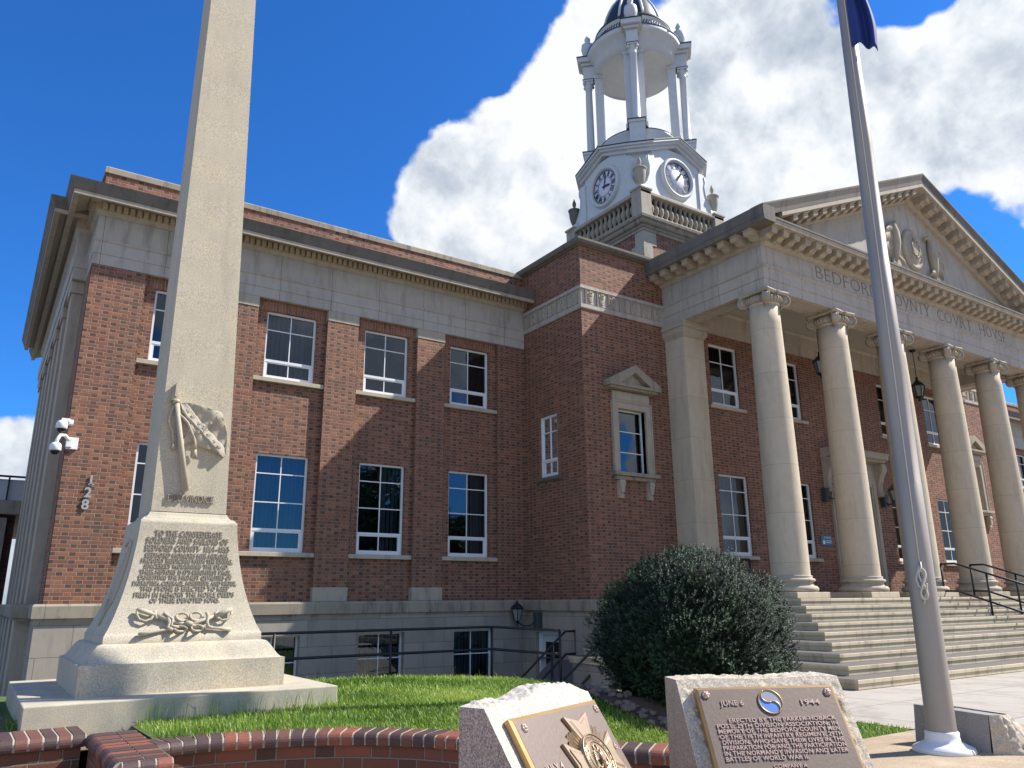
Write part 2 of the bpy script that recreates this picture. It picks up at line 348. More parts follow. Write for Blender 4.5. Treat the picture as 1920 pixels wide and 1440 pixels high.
class MB:
    def __init__(s): s.v = []; s.f = []; s.uv = None; s.sm = []
    def add(s, vs, fs, smooth=False):
        o = len(s.v); s.v += [tuple(p) for p in vs]; s.f += [tuple(i + o for i in f) for f in fs]; s.sm += [smooth] * len(fs); return s
    def quad(s, a, b, c, d): return s.add([a, b, c, d], [(0, 1, 2, 3)])
    def box(s, x0, x1, y0, y1, z0, z1):
        x0, x1 = min(x0, x1), max(x0, x1); y0, y1 = min(y0, y1), max(y0, y1); z0, z1 = min(z0, z1), max(z0, z1)
        return s.add([(x0, y0, z0), (x1, y0, z0), (x1, y1, z0), (x0, y1, z0), (x0, y0, z1), (x1, y0, z1), (x1, y1, z1), (x0, y1, z1)],
                     [(0, 3, 2, 1), (4, 5, 6, 7), (0, 1, 5, 4), (1, 2, 6, 5), (2, 3, 7, 6), (3, 0, 4, 7)])
    def bbox(s, x0, x1, y0, y1, z0, z1, b=.01):
        """box with bevelled edges"""
        bm = bmesh.new(); bmesh.ops.create_cube(bm, size=1)
        for v in bm.verts: v.co = Vector(((x0 + x1) / 2 + v.co.x * (x1 - x0), (y0 + y1) / 2 + v.co.y * (y1 - y0), (z0 + z1) / 2 + v.co.z * (z1 - z0)))
        bmesh.ops.bevel(bm, geom=bm.edges[:], offset=b, segments=2, profile=.5, affect='EDGES')
        return s.bm(bm)
    def bm(s, bm, smooth=False, mat=None):
        bm.verts.ensure_lookup_table(); bm.verts.index_update()
        vs = [(mat @ v.co if mat else v.co)[:] for v in bm.verts]; fs = [tuple(v.index for v in f.verts) for f in bm.faces]; bm.free()
        return s.add(vs, fs, smooth)
    def prism(s, pts, f0, f1, smooth=False):
        """polygon pts (any 2-D), f0/f1 map a 2-D point to the two end 3-D points"""
        n = len(pts)
        return s.add([f0(*p) for p in pts] + [f1(*p) for p in pts], [tuple(range(n))[::-1], tuple(range(n, 2 * n))] + [(i, (i + 1) % n, n + (i + 1) % n, n + i) for i in range(n)], smooth)
    def lathe(s, prof, c, seg=24, smooth=True, sc=(1, 1)):
        vs = []; fs = []
        for r, z in prof:
            for k in range(seg):
                a = 2 * math.pi * k / seg; vs.append((c[0] + r * sc[0] * math.cos(a), c[1] + r * sc[1] * math.sin(a), c[2] + z))
        n = len(prof)
        for i in range(n - 1):
            for k in range(seg): fs.append((i * seg + k, i * seg + (k + 1) % seg, (i + 1) * seg + (k + 1) % seg, (i + 1) * seg + k))
        s.add(vs, fs, smooth)
        s.add(vs[:seg], [tuple(range(seg))[::-1]]); s.add(vs[-seg:], [tuple(range(seg))])
        return s
    def tube(s, pts, r, seg=8, closed=False):
        pts = [Vector(p) for p in pts]; n = len(pts); vs = []; fs = []
        rr = r if isinstance(r, (list, tuple)) else [r] * n
        prev = None
        for i, p in enumerate(pts):
            if closed: t = (pts[(i + 1) % n] - pts[i - 1]).normalized()
            else: t = (pts[min(i + 1, n - 1)] - pts[max(i - 1, 0)]).normalized()
            a = Vector((0, 0, 1)) if abs(t.z) < .9 else Vector((1, 0, 0))
            if prev is not None: a = prev
            x = (a - t * a.dot(t)).normalized(); y = t.cross(x); prev = x
            for k in range(seg):
                q = 2 * math.pi * k / seg; vs.append(tuple(p + (x * math.cos(q) + y * math.sin(q)) * rr[i]))
        for i in range(n if closed else n - 1):
            j = (i + 1) % n
            for k in range(seg): fs.append((i * seg + k, i * seg + (k + 1) % seg, j * seg + (k + 1) % seg, j * seg + k))
        if not closed: fs += [tuple(range(seg))[::-1], tuple(range((n - 1) * seg, n * seg))]
        return s.add(vs, fs, True)
    def sweep(s, path, prof, closed=False, caps=True):
        """path: plan points walked so that 'outside' is on the right hand; prof: (outward offset, z) points, closed polygon"""
        n = len(path); P = [Vector((p[0], p[1])) for p in path]; m = len(prof); vs = []
        for i in range(n):
            def nrm(a, b): d = (b - a).normalized(); return Vector((d.y, -d.x))
            if closed: a = nrm(P[i - 1], P[i]); b = nrm(P[i], P[(i + 1) % n])
            else: a = nrm(P[i - 1], P[i]) if i else nrm(P[0], P[1]); b = nrm(P[i], P[i + 1]) if i < n - 1 else a
            h = (a + b); h = h / max(.2, h.length_squared) * 2
            for o, z in prof: vs.append((P[i].x + h.x * o, P[i].y + h.y * o, z))
        fs = []
        for i in range(n if closed else n - 1):
            j = (i + 1) % n
            for k in range(m): fs.append((i * m + k, i * m + (k + 1) % m, j * m + (k + 1) % m, j * m + k))
        if not closed and caps: fs += [tuple(range(m)), tuple(range((n - 1) * m, n * m))[::-1]]
        return s.add(vs, fs)
    def xform(s, fn, start=0):
        for i in range(start, len(s.v)): s.v[i] = tuple(fn(*s.v[i]))
        return s
    def build(s, name, mat, parent=None, fix=True, label=None):
        o0 = Vector((0, 0, 0))
        if parent is not None: o0 = ORG[parent.name]
        me = bpy.data.meshes.new(name)
        me.from_pydata([(x - o0.x, y - o0.y, z - o0.z) for x, y, z in s.v], [], s.f)
        me.polygons.foreach_set('use_smooth', s.sm)
        if s.uv:
            l = me.uv_layers.new(name='UVMap'); flat = [c for f in s.uv for p in f for c in p]; l.data.foreach_set('uv', flat)
        elif fix:
            bm = bmesh.new(); bm.from_mesh(me); bmesh.ops.recalc_face_normals(bm, faces=bm.faces[:]); bm.to_mesh(me); bm.free()
        me.materials.append(MATS[mat])
        o = bpy.data.objects.new(name, me); COL.objects.link(o)
        if parent is not None: o.parent = parent
        ORG[o.name] = o0
        if label: o['label'] = label
        return o


def tag(o, label=None, cat=None, group=None, kind=None):
    for k, v in (('label', label), ('category', cat), ('group', group), ('kind', kind)):
        if v: o[k] = v
    return o


def empty(name, loc, label=None, cat=None, group=None):
    o = bpy.data.objects.new(name, None); COL.objects.link(o); o.location = loc; o.empty_display_size = .2
    ORG[o.name] = Vector(loc); tag(o, label, cat, group); return o


def copy_tree(o, parent=None, d=None):
    kids = [c for c in bpy.data.objects if c.parent == o]
    c = o.copy(); COL.objects.link(c); c.parent = parent
    ORG[c.name] = ORG[o.name]
    for k in kids: copy_tree(k, c)
    return c


def origin(o):
    """give a one-mesh thing its own base point as origin"""
    vs = [v.co for v in o.data.vertices]
    c = Vector(((min(v.x for v in vs) + max(v.x for v in vs)) / 2, (min(v.y for v in vs) + max(v.y for v in vs)) / 2, min(v.z for v in vs)))
    o.data.transform(Matrix.Translation(-c)); o.location = c
    return o


def text_mesh(s, size, extrude=0., width=None, align='CENTER', off=0., spacing=1.0, bevel=0., res=3):
    """returns (verts, faces) of a line of writing in its own x (right), y (up), z (out) frame, scaled to width if given"""
    cu = bpy.data.curves.new('writing', 'FONT'); cu.body = s; cu.size = size; cu.extrude = extrude; cu.align_x = align; cu.offset = off
    cu.space_character = spacing; cu.resolution_u = res; cu.bevel_depth = bevel
    ob = bpy.data.objects.new('writing', cu); COL.objects.link(ob)
    dg = bpy.context.evaluated_depsgraph_get(); dg.update(); me = bpy.data.meshes.new_from_object(ob.evaluated_get(dg))
    vs = [v.co.copy() for v in me.vertices]; fs = [tuple(p.vertices) for p in me.polygons]
    bpy.data.objects.remove(ob); bpy.data.curves.remove(cu); bpy.data.meshes.remove(me)
    if width and vs:
        x0 = min(v.x for v in vs); x1 = max(v.x for v in vs); k = width / (x1 - x0)
        for v in vs: v.x = (v.x - (x0 + x1) / 2) * k
    return vs, fs


def wall(name, mat, parent, u0, u1, z0, z1, place, holes=(), depth=.12, extra=()):
    """wall sheet with openings and reveals; place(u, z, d) -> point, d = depth behind the face"""
    b = MB()
    us = sorted(set([u0, u1] + [h[0] for h in holes] + [h[1] for h in holes])); zs = sorted(set([z0, z1] + [h[2] for h in holes] + [h[3] for h in holes]))
    for i in range(len(us) - 1):
        for j in range(len(zs) - 1):
            cu, cz = (us[i] + us[i + 1]) / 2, (zs[j] + zs[j + 1]) / 2
            if any(h[0] < cu < h[1] and h[2] < cz < h[3] for h in holes): continue
            b.quad(place(us[i], zs[j], 0), place(us[i + 1], zs[j], 0), place(us[i + 1], zs[j + 1], 0), place(us[i], zs[j + 1], 0))
    for a, c, e, f in holes:
        b.quad(place(a, e, 0), place(a, e, depth), place(a, f, depth), place(a, f, 0))
        b.quad(place(c, e, 0), place(c, f, 0), place(c, f, depth), place(c, e, depth))
        b.quad(place(a, f, 0), place(a, f, depth), place(c, f, depth), place(c, f, 0))
        b.quad(place(a, e, 0), place(c, e, 0), place(c, e, depth), place(a, e, depth))
    return b.build(name, mat, parent, fix=False)


def window(parent, place, u0, u1, z0, z1, rows=(), sash=None, cols=1, blind=None, rec=.07, fw=.045, seed=0):
    """place(u, z, d). rows: heights (fractions) of thin bars; sash: fraction height of the opening light's top"""
    def pb(b, a, c, e, f, d0, d1):
        q = [place(a, e, d0), place(c, e, d0), place(c, f, d0), place(a, f, d0), place(a, e, d1), place(c, e, d1), place(c, f, d1), place(a, f, d1)]
        b.add(q, [(0, 1, 2, 3), (7, 6, 5, 4), (0, 4, 5, 1), (1, 5, 6, 2), (2, 6, 7, 3), (3, 7, 4, 0)])
    H = z1 - z0; W = u1 - u0
    fr = MB(); d0, d1 = rec, rec + .07
    for q in ((u0, u0 + fw, z0, z1), (u1 - fw, u1, z0, z1), (u0 + fw, u1 - fw, z1 - fw, z1), (u0 + fw, u1 - fw, z0, z0 + fw)): pb(fr, *q, d0, d1)
    f = fr.build('window', 'white_frame', parent)
    mu = MB(); t = .011
    if sash:
        zt = z0 + H * sash; s = .05
        pb(mu, u0 + fw, u1 - fw, zt - .02, zt + .035, d0 + .003, d1 - .01)
        for q in ((u0 + fw, u0 + fw + s, z0 + fw, zt - .02), (u1 - fw - s, u1 - fw, z0 + fw, zt - .02), (u0 + fw + s, u1 - fw - s, z0 + fw, z0 + fw + s), (u0 + fw + s, u1 - fw - s, zt - .045, zt - .02)): pb(mu, *q, d0 + .012, d1 - .012)
    for r_ in rows:
        z = z0 + H * r_; pb(mu, u0 + fw, u1 - fw, z - t, z + t, d0 + .02, d1 - .02)
    for k in range(cols):
        u = u0 + W * (k + 1) / (cols + 1); pb(mu, u - t, u + t, z0 + fw, z1 - fw, d0 + .022, d1 - .022)
    if mu.v: mu.build('glazing_bar', 'white_frame', f)
    g = MB(); g.quad(place(u0 + .02, z0 + .02, d0 + .04), place(u1 - .02, z0 + .02, d0 + .04), place(u1 - .02, z1 - .02, d0 + .04), place(u0 + .02, z1 - .02, d0 + .04))
    g.build('pane', 'window_glass', f, fix=False)
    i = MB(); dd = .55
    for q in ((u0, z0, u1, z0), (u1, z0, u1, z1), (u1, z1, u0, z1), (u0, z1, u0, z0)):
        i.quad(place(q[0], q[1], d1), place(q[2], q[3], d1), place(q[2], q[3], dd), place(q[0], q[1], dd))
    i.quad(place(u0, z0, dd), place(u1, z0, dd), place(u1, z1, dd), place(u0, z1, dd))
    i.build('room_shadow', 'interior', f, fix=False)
    if blind:
        b = MB(); rr = random.Random(seed)
        a, c = blind; u = u0 + W * a
        while u < u0 + W * c:
            ww = .07 + rr.random() * .03; k = rr.random() * .03
            b.quad(place(u, z0 + .03, d1 + .12 + k), place(u + ww, z0 + .03, d1 + .17 - k), place(u + ww, z1 - .02, d1 + .17 - k), place(u, z1 - .02, d1 + .12 + k)); u += ww * (1.05 + rr.random() * .25)
        b.build('blind', 'blind', f, fix=False)
    return f


# ================================================================== THE COURTHOUSE
CX = 20.7
XL, XI = 1.06, 11.24           # wing's left corner, inner corner with the central block
YP, YW, YC, YT = 16.14, 16.26, 13.70, 13.25   # wing piers, wing wall, central block, wall behind the columns
GZ = .34
court = empty('courthouse', (CX, 16, .3), 'two-storey red brick courthouse with pale limestone trim, columned portico and white clock tower', 'building')
mir = lambda x: 2 * CX - x


def P_front(Y): return lambda u, z, d: (u, Y + d, z)
def P_left(X): return lambda u, z, d: (X + d, u, z)       # face looks towards -X
def P_right(X): return lambda u, z, d: (X - d, u, z)


WX = [2.82, 5.09, 7.375, 9.65]; WW = 1.12
bl = [(.5, 1.), (.05, .98), (.55, .98), (.6, 1.)]; bu = [None, (.0, 1.), None, None]
for side in (0, 1):
    xs = [x if not side else mir(x) for x in WX]
    hl = [(x - WW / 2, x + WW / 2, 2.58, 4.60) for x in xs] + [(x - WW / 2, x + WW / 2, 6.22, 7.74) for x in xs]
    a, b_ = (XL, XI) if not side else (mir(XI), mir(XL))
    wall('wall', 'brick', court, a, b_, 1.6, 8.0, P_front(YW), hl)
    for i, x in enumerate(xs):
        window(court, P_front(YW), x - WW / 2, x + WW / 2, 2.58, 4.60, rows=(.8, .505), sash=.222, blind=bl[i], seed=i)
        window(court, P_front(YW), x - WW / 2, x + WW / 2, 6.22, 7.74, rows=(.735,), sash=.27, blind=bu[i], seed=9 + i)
    s = MB()
    gaps = [(2.04, 3.58), (4.30, 5.86), (6.60, 8.12), (8.87, 10.42)]
    for g0, g1 in gaps:
        if side: g0, g1 = mir(g1), mir(g0)
        for z in (2.49, 6.13): MB_ = MB().bbox(g0 + .003, g1 - .003, YW - .085, YW + .12, z, z + .092, .008); MB_.build('window_sill', 'sill_stone', court)
        so_ = MB().box(g0 + .002, g1 - .002, YW - .004, YW + .02, 7.745, 7.976); so_.build('soldier_course', 'brick_soldier', court)
    for k, (p0, p1) in enumerate(((XL, 2.04), (3.58, 4.30), (5.86, 6.60), (8.12, 8.87), (10.42, XI))):
        if side: p0, p1 = mir(p1), mir(p0)
        pr = MB(); top = 7.98 if k in (0, 4) else 7.73; bot = 1.6 if k in (0, 4) else 1.89
        pr.box(p0, p1, YP, YW + .01, bot, top); pr.build('pier', 'brick', court)
        if k in (1, 2, 3):
            MB().bbox(p0 - .003, p1 + .003, YP - .012, YW + .008, 7.732, 7.975, .006).build('pier_cap', 'limestone', court)
            MB().bbox(p0 - .012, p1 + .012, YP - .02, YW + .008, 1.602, 1.888, .006).build('pier_base', 'limestone', court)

# wing entablature, cornice, parapet, water table (swept round the corner, mirrored for the far wing)
YB = 28.4


def ring(prof, name, mat, path, mirror=True, dz=0):
    MB().sweep(path, prof).build(name, mat, court)
    if mirror: MB().sweep([(mir(x), y) for x, y in path][::-1], prof).build(name, mat, court)


pathW = [(XL, YB), (XL, YP), (XI, YP)]


def poly(pts, back=-.3):
    return pts + [(back, pts[-1][1]), (back, pts[0][1])]


ring(poly([(.004, 7.98), (.004, 8.20), (.018, 8.203), (.018, 8.44), (.05, 8.47), (.05, 8.50)], -.1), 'architrave', 'limestone_frieze', pathW)
ring(poly([(.0, 8.503), (.0, 9.0)], -.1), 'frieze', 'limestone_frieze', pathW)
ring(poly([(.01, 9.003), (.05, 9.03), (.06, 9.085), (.075, 9.09), (.075, 9.25), (.16, 9.27), (.20, 9.31), (.42, 9.33), (.42, 9.35)], -.1), 'cornice_bed', 'limestone', pathW)
ring([(.40, 9.135), (.50, 9.12), (.505, 9.20), (.2, 9.30), (.2, 9.28), (.40, 9.20)], 'corona', 'limestone', pathW)
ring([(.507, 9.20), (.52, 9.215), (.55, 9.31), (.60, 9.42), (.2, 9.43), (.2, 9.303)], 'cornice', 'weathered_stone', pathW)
for side in (0, 1):
    d = MB(); u = XL + .03
    while u < XI - .02:
        x0 = u if not side else mir(u + .085); d.box(x0, x0 + .085, YP - .15, YP - .07, 9.10, 9.235); u += .125
    u = YP + .0
    while u < 21:
        x0 = XL - .15 if not side else mir(XL - .07); d.box(x0, x0 + .08, u, u + .085, 9.10, 9.235); u += .125
    d.build('dentil_course', 'limestone', court)
ring(poly([(-.03, 9.30), (-.03, 9.965)], -.4), 'parapet', 'brick', pathW)
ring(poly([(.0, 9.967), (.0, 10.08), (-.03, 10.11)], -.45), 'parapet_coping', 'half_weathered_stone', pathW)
pathB = [(XL, YB), (XL, YP), (XI, YP), (XI, YC), (mir(XI), YC), (mir(XI), YP), (mir(XL), YP), (mir(XL), YB)]
ring(poly([(.09, 1.30), (.10, 1.345), (.15, 1.36), (.155, 1.56), (.13, 1.60)], -.3), 'water_table', 'half_weathered_stone', pathB, False)
# base storey
hb = [(x - .53, x + .53, -.35, .95) for x in (2.82, 5.09, 7.40, 9.69)]
wall('basement_wall', 'limestone_ashlar', court, XL - .09, XI, -1.35, 1.32, P_front(YP - .09), hb + [(11.30 - .0, 11.31, 0, .01)][:0], .2)
wall('basement_wall', 'limestone_ashlar', court, mir(XI), mir(XL - .09), -1.35, 1.32, P_front(YP - .09), (), .2)
for x in (2.82, 5.09, 7.40, 9.69):
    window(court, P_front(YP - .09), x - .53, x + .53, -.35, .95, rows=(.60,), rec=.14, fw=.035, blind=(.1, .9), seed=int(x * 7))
dh = [(14.72, 15.67, -1.25, .88)]
wall('basement_wall', 'limestone_ashlar', court, YC - .09, YP - .085, -1.35, 1.32, P_left(XI - .09), dh, .25)
wall('basement_wall', 'limestone_ashlar', court, XI - .09, mir(XI) + .09, -.6, 1.32, P_front(YC - .09), (), .2)
# side door in the areaway
dr = MB(); dr.box(XI + .07, XI + .13, 14.77, 15.62, -1.25, .83); D = dr.build('door', 'door_white', court)
q = MB()
for k in range(4):
    for j in range(2): q.box(XI + .055, XI + .068, 14.90 + j * .31, 15.17 + j * .31, -.42 + k * .28, -.18 + k * .28)
q.build('door_light', 'camera_dark', D)
MB().tube([(XI + .07, 15.55, -.3), (XI + .02, 15.55, -.3), (XI + .02, 15.50, -.3)], .012).build('handle', 'iron', D)
fr = MB()
for y0, y1, z0, z1 in ((14.722, 14.77, -1.25, .83), (15.62, 15.668, -1.25, .83), (14.722, 15.668, .832, .878)): fr.box(XI + .0, XI + .12, y0, y1, z0, z1)
fr.build('door_frame', 'white_frame', D)

# left side of the wing: brick wall with tall stone-edged pilasters and its own deeper entablature
wall('side_wall', 'brick', court, YP, YB, 1.6, 8.0, P_left(XL), (), .1)
wall('side_wall', 'brick', court, YP, YB, 1.6, 10.0, P_right(mir(XL)), (), .1)
MB().quad((XL, YB, -1), (mir(XL), YB, -1), (mir(XL), YB, 9.9), (XL, YB, 9.9)).build('rear_wall', 'brick', court)
for k, y in enumerate((17.35, 19.1, 20.85, 22.6, 24.35, 26.1)):
    MB().bbox(XL - .20, XL + .02, y, y + .62, 1.602, 7.72, .01).build('side_pilaster', 'limestone', court)
    MB().bbox(XL - .24, XL + .02, y - .04, y + .66, 7.722, 7.975, .01).build('side_pilaster_cap', 'limestone', court)
ps = [(XL, 27.0), (XL - .24, 27.0), (XL - .24, 17.2), (XL, 17.2)]
MB().sweep([(XL - .24, 27.3), (XL - .24, 17.2), (XL, 17.2)], poly([(.004, 7.983), (.01, 8.22), (.03, 8.225), (.05, 8.47), (.05, 8.50), (0, 8.503), (0, 9.0), (.06, 9.06), (.08, 9.25), (.2, 9.31), (.40, 9.335)], -.2)).build('side_entablature', 'limestone_frieze', court)
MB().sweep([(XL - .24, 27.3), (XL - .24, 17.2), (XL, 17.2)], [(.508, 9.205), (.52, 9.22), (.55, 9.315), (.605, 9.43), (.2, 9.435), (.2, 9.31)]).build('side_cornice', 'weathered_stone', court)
MB().sweep([(XL - .24, 27.3), (XL - .24, 17.2), (XL, 17.2)], [(.40, 9.14), (.50, 9.125), (.506, 9.20), (.2, 9.305), (.2, 9.285), (.40, 9.205)]).build('side_corona', 'limestone', court)
MB().sweep([(XL - .24, 27.3), (XL - .24, 17.2), (XL, 17.2)], poly([(.09, 1.31), (.10, 1.346), (.15, 1.362), (.155, 1.562), (.13, 1.603)], -.2)).build('side_water_table', 'half_weathered_stone', court)
b = MB(); b.quad((XL - .09, YB, -1.3), (XL - .09, YP - .09, -1.3), (XL - .09, YP - .09, 1.32), (XL - .09, YB, 1.32)); b.build('side_basement_wall', 'limestone_ashlar', court)
for y in (17.3, 19.05, 20.8, 22.55, 24.3, 26.05): MB().bbox(XL - .33, XL - .08, y, y + .72, -1, 1.335, .01).build('side_pier_base', 'limestone', court)

# ---- central block
ns = (12.18, 13.10, 4.46, 6.02)
hn = [ns]
wall('wall', 'brick', court, XI, 13.98, 1.6, 10.02, P_front(YC), hn, .16)
wall('wall', 'brick', court, mir(13.98), mir(XI), 1.6, 10.02, P_front(YC), [(mir(13.10), mir(12.18), 4.46, 6.02)], .16)
wall('wall', 'brick', court, YC, YW + 3, 1.6, 10.02, P_left(XI), [(14.77, 15.47, 4.46, 5.98)])
wall('wall', 'brick', court, YC, YW + 3, 1.6, 10.02, P_right(mir(XI)), [])
window(court, P_left(XI), 14.77, 15.47, 4.46, 5.98, rows=(.73,), sash=.27, rec=.03)
MB().bbox(XI - .07, XI + .1, 14.62, 15.62, 4.37, 4.457, .008).build('window_sill', 'weathered_stone', court)
MB().quad((XI, YC, 10.0), (mir(XI), YC, 10.0), (mir(XI), YB, 10.0), (XI, YB, 10.0)).build('flat_roof', 'roof_dark', court)
MB().add([(XL, YP + .1, 9.5), (XI, YP + .1, 9.5), (XI, YB, 9.5), (XL, YB, 9.5), (mir(XL), YP + .1, 9.5), (mir(XI), YP + .1, 9.5), (mir(XI), YB, 9.5), (mir(XL), YB, 9.5)], [(0, 1, 2, 3), (4, 5, 6, 7)]).build('flat_roof', 'roof_dark', court)
pathC = [(XI, YW + 3), (XI, YC), (13.98, YC)]
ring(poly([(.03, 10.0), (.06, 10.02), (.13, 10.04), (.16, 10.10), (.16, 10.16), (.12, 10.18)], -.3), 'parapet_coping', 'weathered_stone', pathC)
ring(poly([(.02, 8.36), (.035, 8.38), (.035, 8.47), (.012, 8.475), (.012, 8.86), (.05, 8.87), (.05, 8.945), (.02, 8.95)], -.1), 'swag_band', 'limestone_frieze', pathC)


def swags(place, u0, n, step, name='swag_relief'):
    b = MB()
    for k in range(n):
        u = u0 + k * step
        # hanging cloth: three nested curves, a boss and a bead drop each side
        for j, (dep, wd) in enumerate(((.25, .5), (.19, .42), (.13, .32))):
            pts = []
            for i in range(9):
                t = i / 8; x = (t - .5) * wd * step; pts.append(place(u + step / 2 + x, 8.80 - dep * (1 - (2 * t - 1) ** 2) - .015 * j, -.012 - .014 * (1 - abs(2 * t - 1))))
            b.tube(pts, .021, 6)
        c = [place(u + step / 2 + .045 * math.cos(a), 8.765 + .045 * math.sin(a), -.03) for a in np.linspace(0, 2 * math.pi, 9)[:-1]]
        b.tube(c, .022, 6, closed=True)
        for z in np.arange(8.53, 8.84, .05): b.tube([place(u + .02, z - .018, -.02), place(u + .02, z, -.045), place(u + .02, z + .018, -.02)], .018, 5)
        for zz_ in (8.51, 8.845): b.tube([place(u - .04, zz_, -.012), place(u + step - .04, zz_, -.012)], .010, 4)
    b.build(name, 'limestone', court)


swags(P_front(YC), XI + .10, 7, .365)
swags(P_front(YC), mir(13.85), 7, .365)
swags(P_left(XI), YC + .10, 6, .41)


def niche(x0):
    """stone-framed pedimented window centred on x0"""
    n = MB(); Y = YC
    a, c, e, f = x0 - .46, x0 + .46, 4.46, 6.02
    for q in ((a - .14, a + .02, e, f + .13), (c - .02, c + .14, e, f + .13), (a + .02, c - .02, f - .02, f + .13)): n.box(q[0], q[1], Y - .06, Y + .1, q[2], q[3])
    for q in ((a - .17, a - .14, e, f + .16), (c + .14, c + .17, e, f + .16), (a - .14, c + .14, f + .13, f + .16)): n.box(q[0], q[1], Y - .085, Y + .05, q[2], q[3])
    S = n.build('stone_surround', 'limestone', court)
    n = MB(); n.box(a - .13, c + .13, Y - .05, Y + .05, f + .162, f + .40); n.box(a - .07, c + .07, Y - .058, Y + .05, f + .20, f + .36); n.build('frieze_panel', 'limestone', S)
    n = MB(); hw = .83; zb = 6.45; n.box(x0 - hw + .06, x0 + hw - .06, Y - .20, Y + .02, zb, zb + .05); n.box(x0 - hw, x0 + hw, Y - .26, Y + .02, zb + .052, zb + .12)
    n.build('cornice', 'half_weathered_stone', S)
    n = MB()
    for sg in (-1, 1):
        p = [(x0 + sg * hw, zb + .122), (x0 + sg * (hw - .34), zb + .122), (x0, zb + .44), (x0, zb + .63), (x0 + sg * hw, zb + .19)]
        n.prism(p, lambda x, z: (x, Y - .26, z), lambda x, z: (x, Y + .02, z))
    n.build('raking_cornice', 'half_weathered_stone', S)
    n = MB(); n.prism([(x0 - .5, zb + .12), (x0 + .5, zb + .12), (x0, zb + .45)], lambda x, z: (x, Y - .10, z), lambda x, z: (x, Y + .02, z)); n.build('tympanum', 'limestone', S)
    n = MB(); n.bbox(a - .24, c + .26, Y - .17, Y + .12, 4.37, 4.456, .012); n.bbox(a - .15, c + .15, Y - .10, Y + .02, 4.28, 4.367, .012); n.build('window_sill', 'half_weathered_stone', S)
    for sg in (-1, 1):
        n = MB(); xc = x0 + sg * .46
        pts = [(0, 4.27), (.13, 4.27), (.15, 4.20), (.12, 4.10), (.07, 4.02), (.06, 3.95), (.09, 3.91), (.07, 3.85), (0, 3.86)]
        n.prism(pts, lambda d, z: (xc - .075, Y - d, z), lambda d, z: (xc + .075, Y - d, z)); n.box(xc - .045, xc + .045, Y - .135, Y, 3.98, 4.2)
        n.build('scroll_bracket', 'limestone', S)
    window(court, P_front(Y), a + .022, c - .022, e, f - .022, rows=(.33, .66), cols=0, rec=.10, fw=.03)


niche(12.66); niche(mir(12.66))

# ---- wall behind the columns
PX = [15.63, 18.22, mir(18.22), mir(15.63)]
hp = [(x - .55, x + .55, 2.60, 4.60) for x in PX] + [(x - .55, x + .55, 6.37, 8.03) for x in PX] + [(18.92 + .9, mir(18.92 + .9), 1.6, 4.7)]
wall('wall', 'brick', court, 13.98, mir(13.98), 1.6, 8.42, P_front(YT), hp)
for i, x in enumerate(PX):
    window(court, P_front(YT), x - .55, x + .55, 2.60, 4.60, rows=(.8, .505), sash=.222, blind=((0., .45), None, None, None)[i], seed=20 + i)
    window(court, P_front(YT), x - .55, x + .55, 6.37, 8.03, rows=(.72,), sash=.265)
    for z in (2.51, 6.28): MB().bbox(x - .68, x + .68, YT - .07, YT + .12, z, z + .087, .008).build('window_sill', 'sill_stone', court)
# entrance door with consoles and hood
e = MB()
for sg in (-1, 1):
    x = CX + sg * .97; e.box(x - .13, x + .13, YT - .07, YT + .2, 1.62, 4.95); e.box(x - .07, x + .07, YT - .10, YT - .07, 1.64, 4.8)
e.box(CX - .84, CX + .84, YT - .07, YT + .2, 4.70, 4.95); DS = e.build('door_surround', 'limestone', court)
MB().box(CX - 1.1, CX + 1.1, YT - .05, YT + .05, 4.952, 5.38).build('frieze_panel', 'limestone', DS)
MB().sweep([(CX - 1.2, YT), (CX - 1.2, YT - .12), (CX + 1.2, YT - .12), (CX + 1.2, YT)][1:3], [(0, 5.383), (.18, 5.42), (.2, 5.47), (.30, 5.49), (.30, 5.58), (.35, 5.66), (-.12, 5.66), (-.12, 5.383)]).xform(lambda x, y, z: (CX + (x - CX) * 1.12, y, z)).build('hood', 'limestone', DS)
for sg in (-1, 1):
    x = CX + sg * 1.22; n = MB()
    pts = [(0, 5.38), (.30, 5.38), (.34, 5.28), (.32, 5.16), (.22, 5.02), (.15, 4.8), (.13, 4.6), (.17, 4.52), (.14, 4.44), (0, 4.42)]
    n.prism(pts, lambda d, z: (x - .11, YT - d, z), lambda d, z: (x + .11, YT - d, z))
    for s2 in (-1, 1):
        sp = [(x + s2 * .112, YT - .2 - .1 * (1 - t) * math.cos(6.3 * 1.5 * t), 5.25 + .1 * (1 - t) * math.sin(6.3 * 1.5 * t)) for t in np.linspace(0, .85, 18)]; n.tube(sp, .014, 5)
    n.build('console', 'limestone', DS)
dd = MB(); dd.box(CX - .84, CX - .004, YT + .12, YT + .18, 1.62, 4.2); dd.box(CX + .004, CX + .84, YT + .12, YT + .18, 1.62, 4.2); dd.box(CX - .84, CX + .84, YT + .12, YT + .18, 4.204, 4.7)
DD = dd.build('entrance_door', 'door_white', court)
g = MB()
for sg in (-1, 1):
    for z0, z1 in ((2.1, 2.9), (3.0, 4.0)): g.box(CX + sg * .42 - .26, CX + sg * .42 + .26, YT + .112, YT + .119, z0, z1)
g.box(CX - .75, CX + .75, YT + .112, YT + .119, 4.3, 4.6); g.build('door_light', 'camera_dark', DD)
MB().tube([(CX + .1, YT + .1, 2.7), (CX + .1, YT + .03, 2.7), (CX + .1, YT + .03, 3.0), (CX + .1, YT + .1, 3.0)], .012).build('handle', 'bronze_bright', DD)

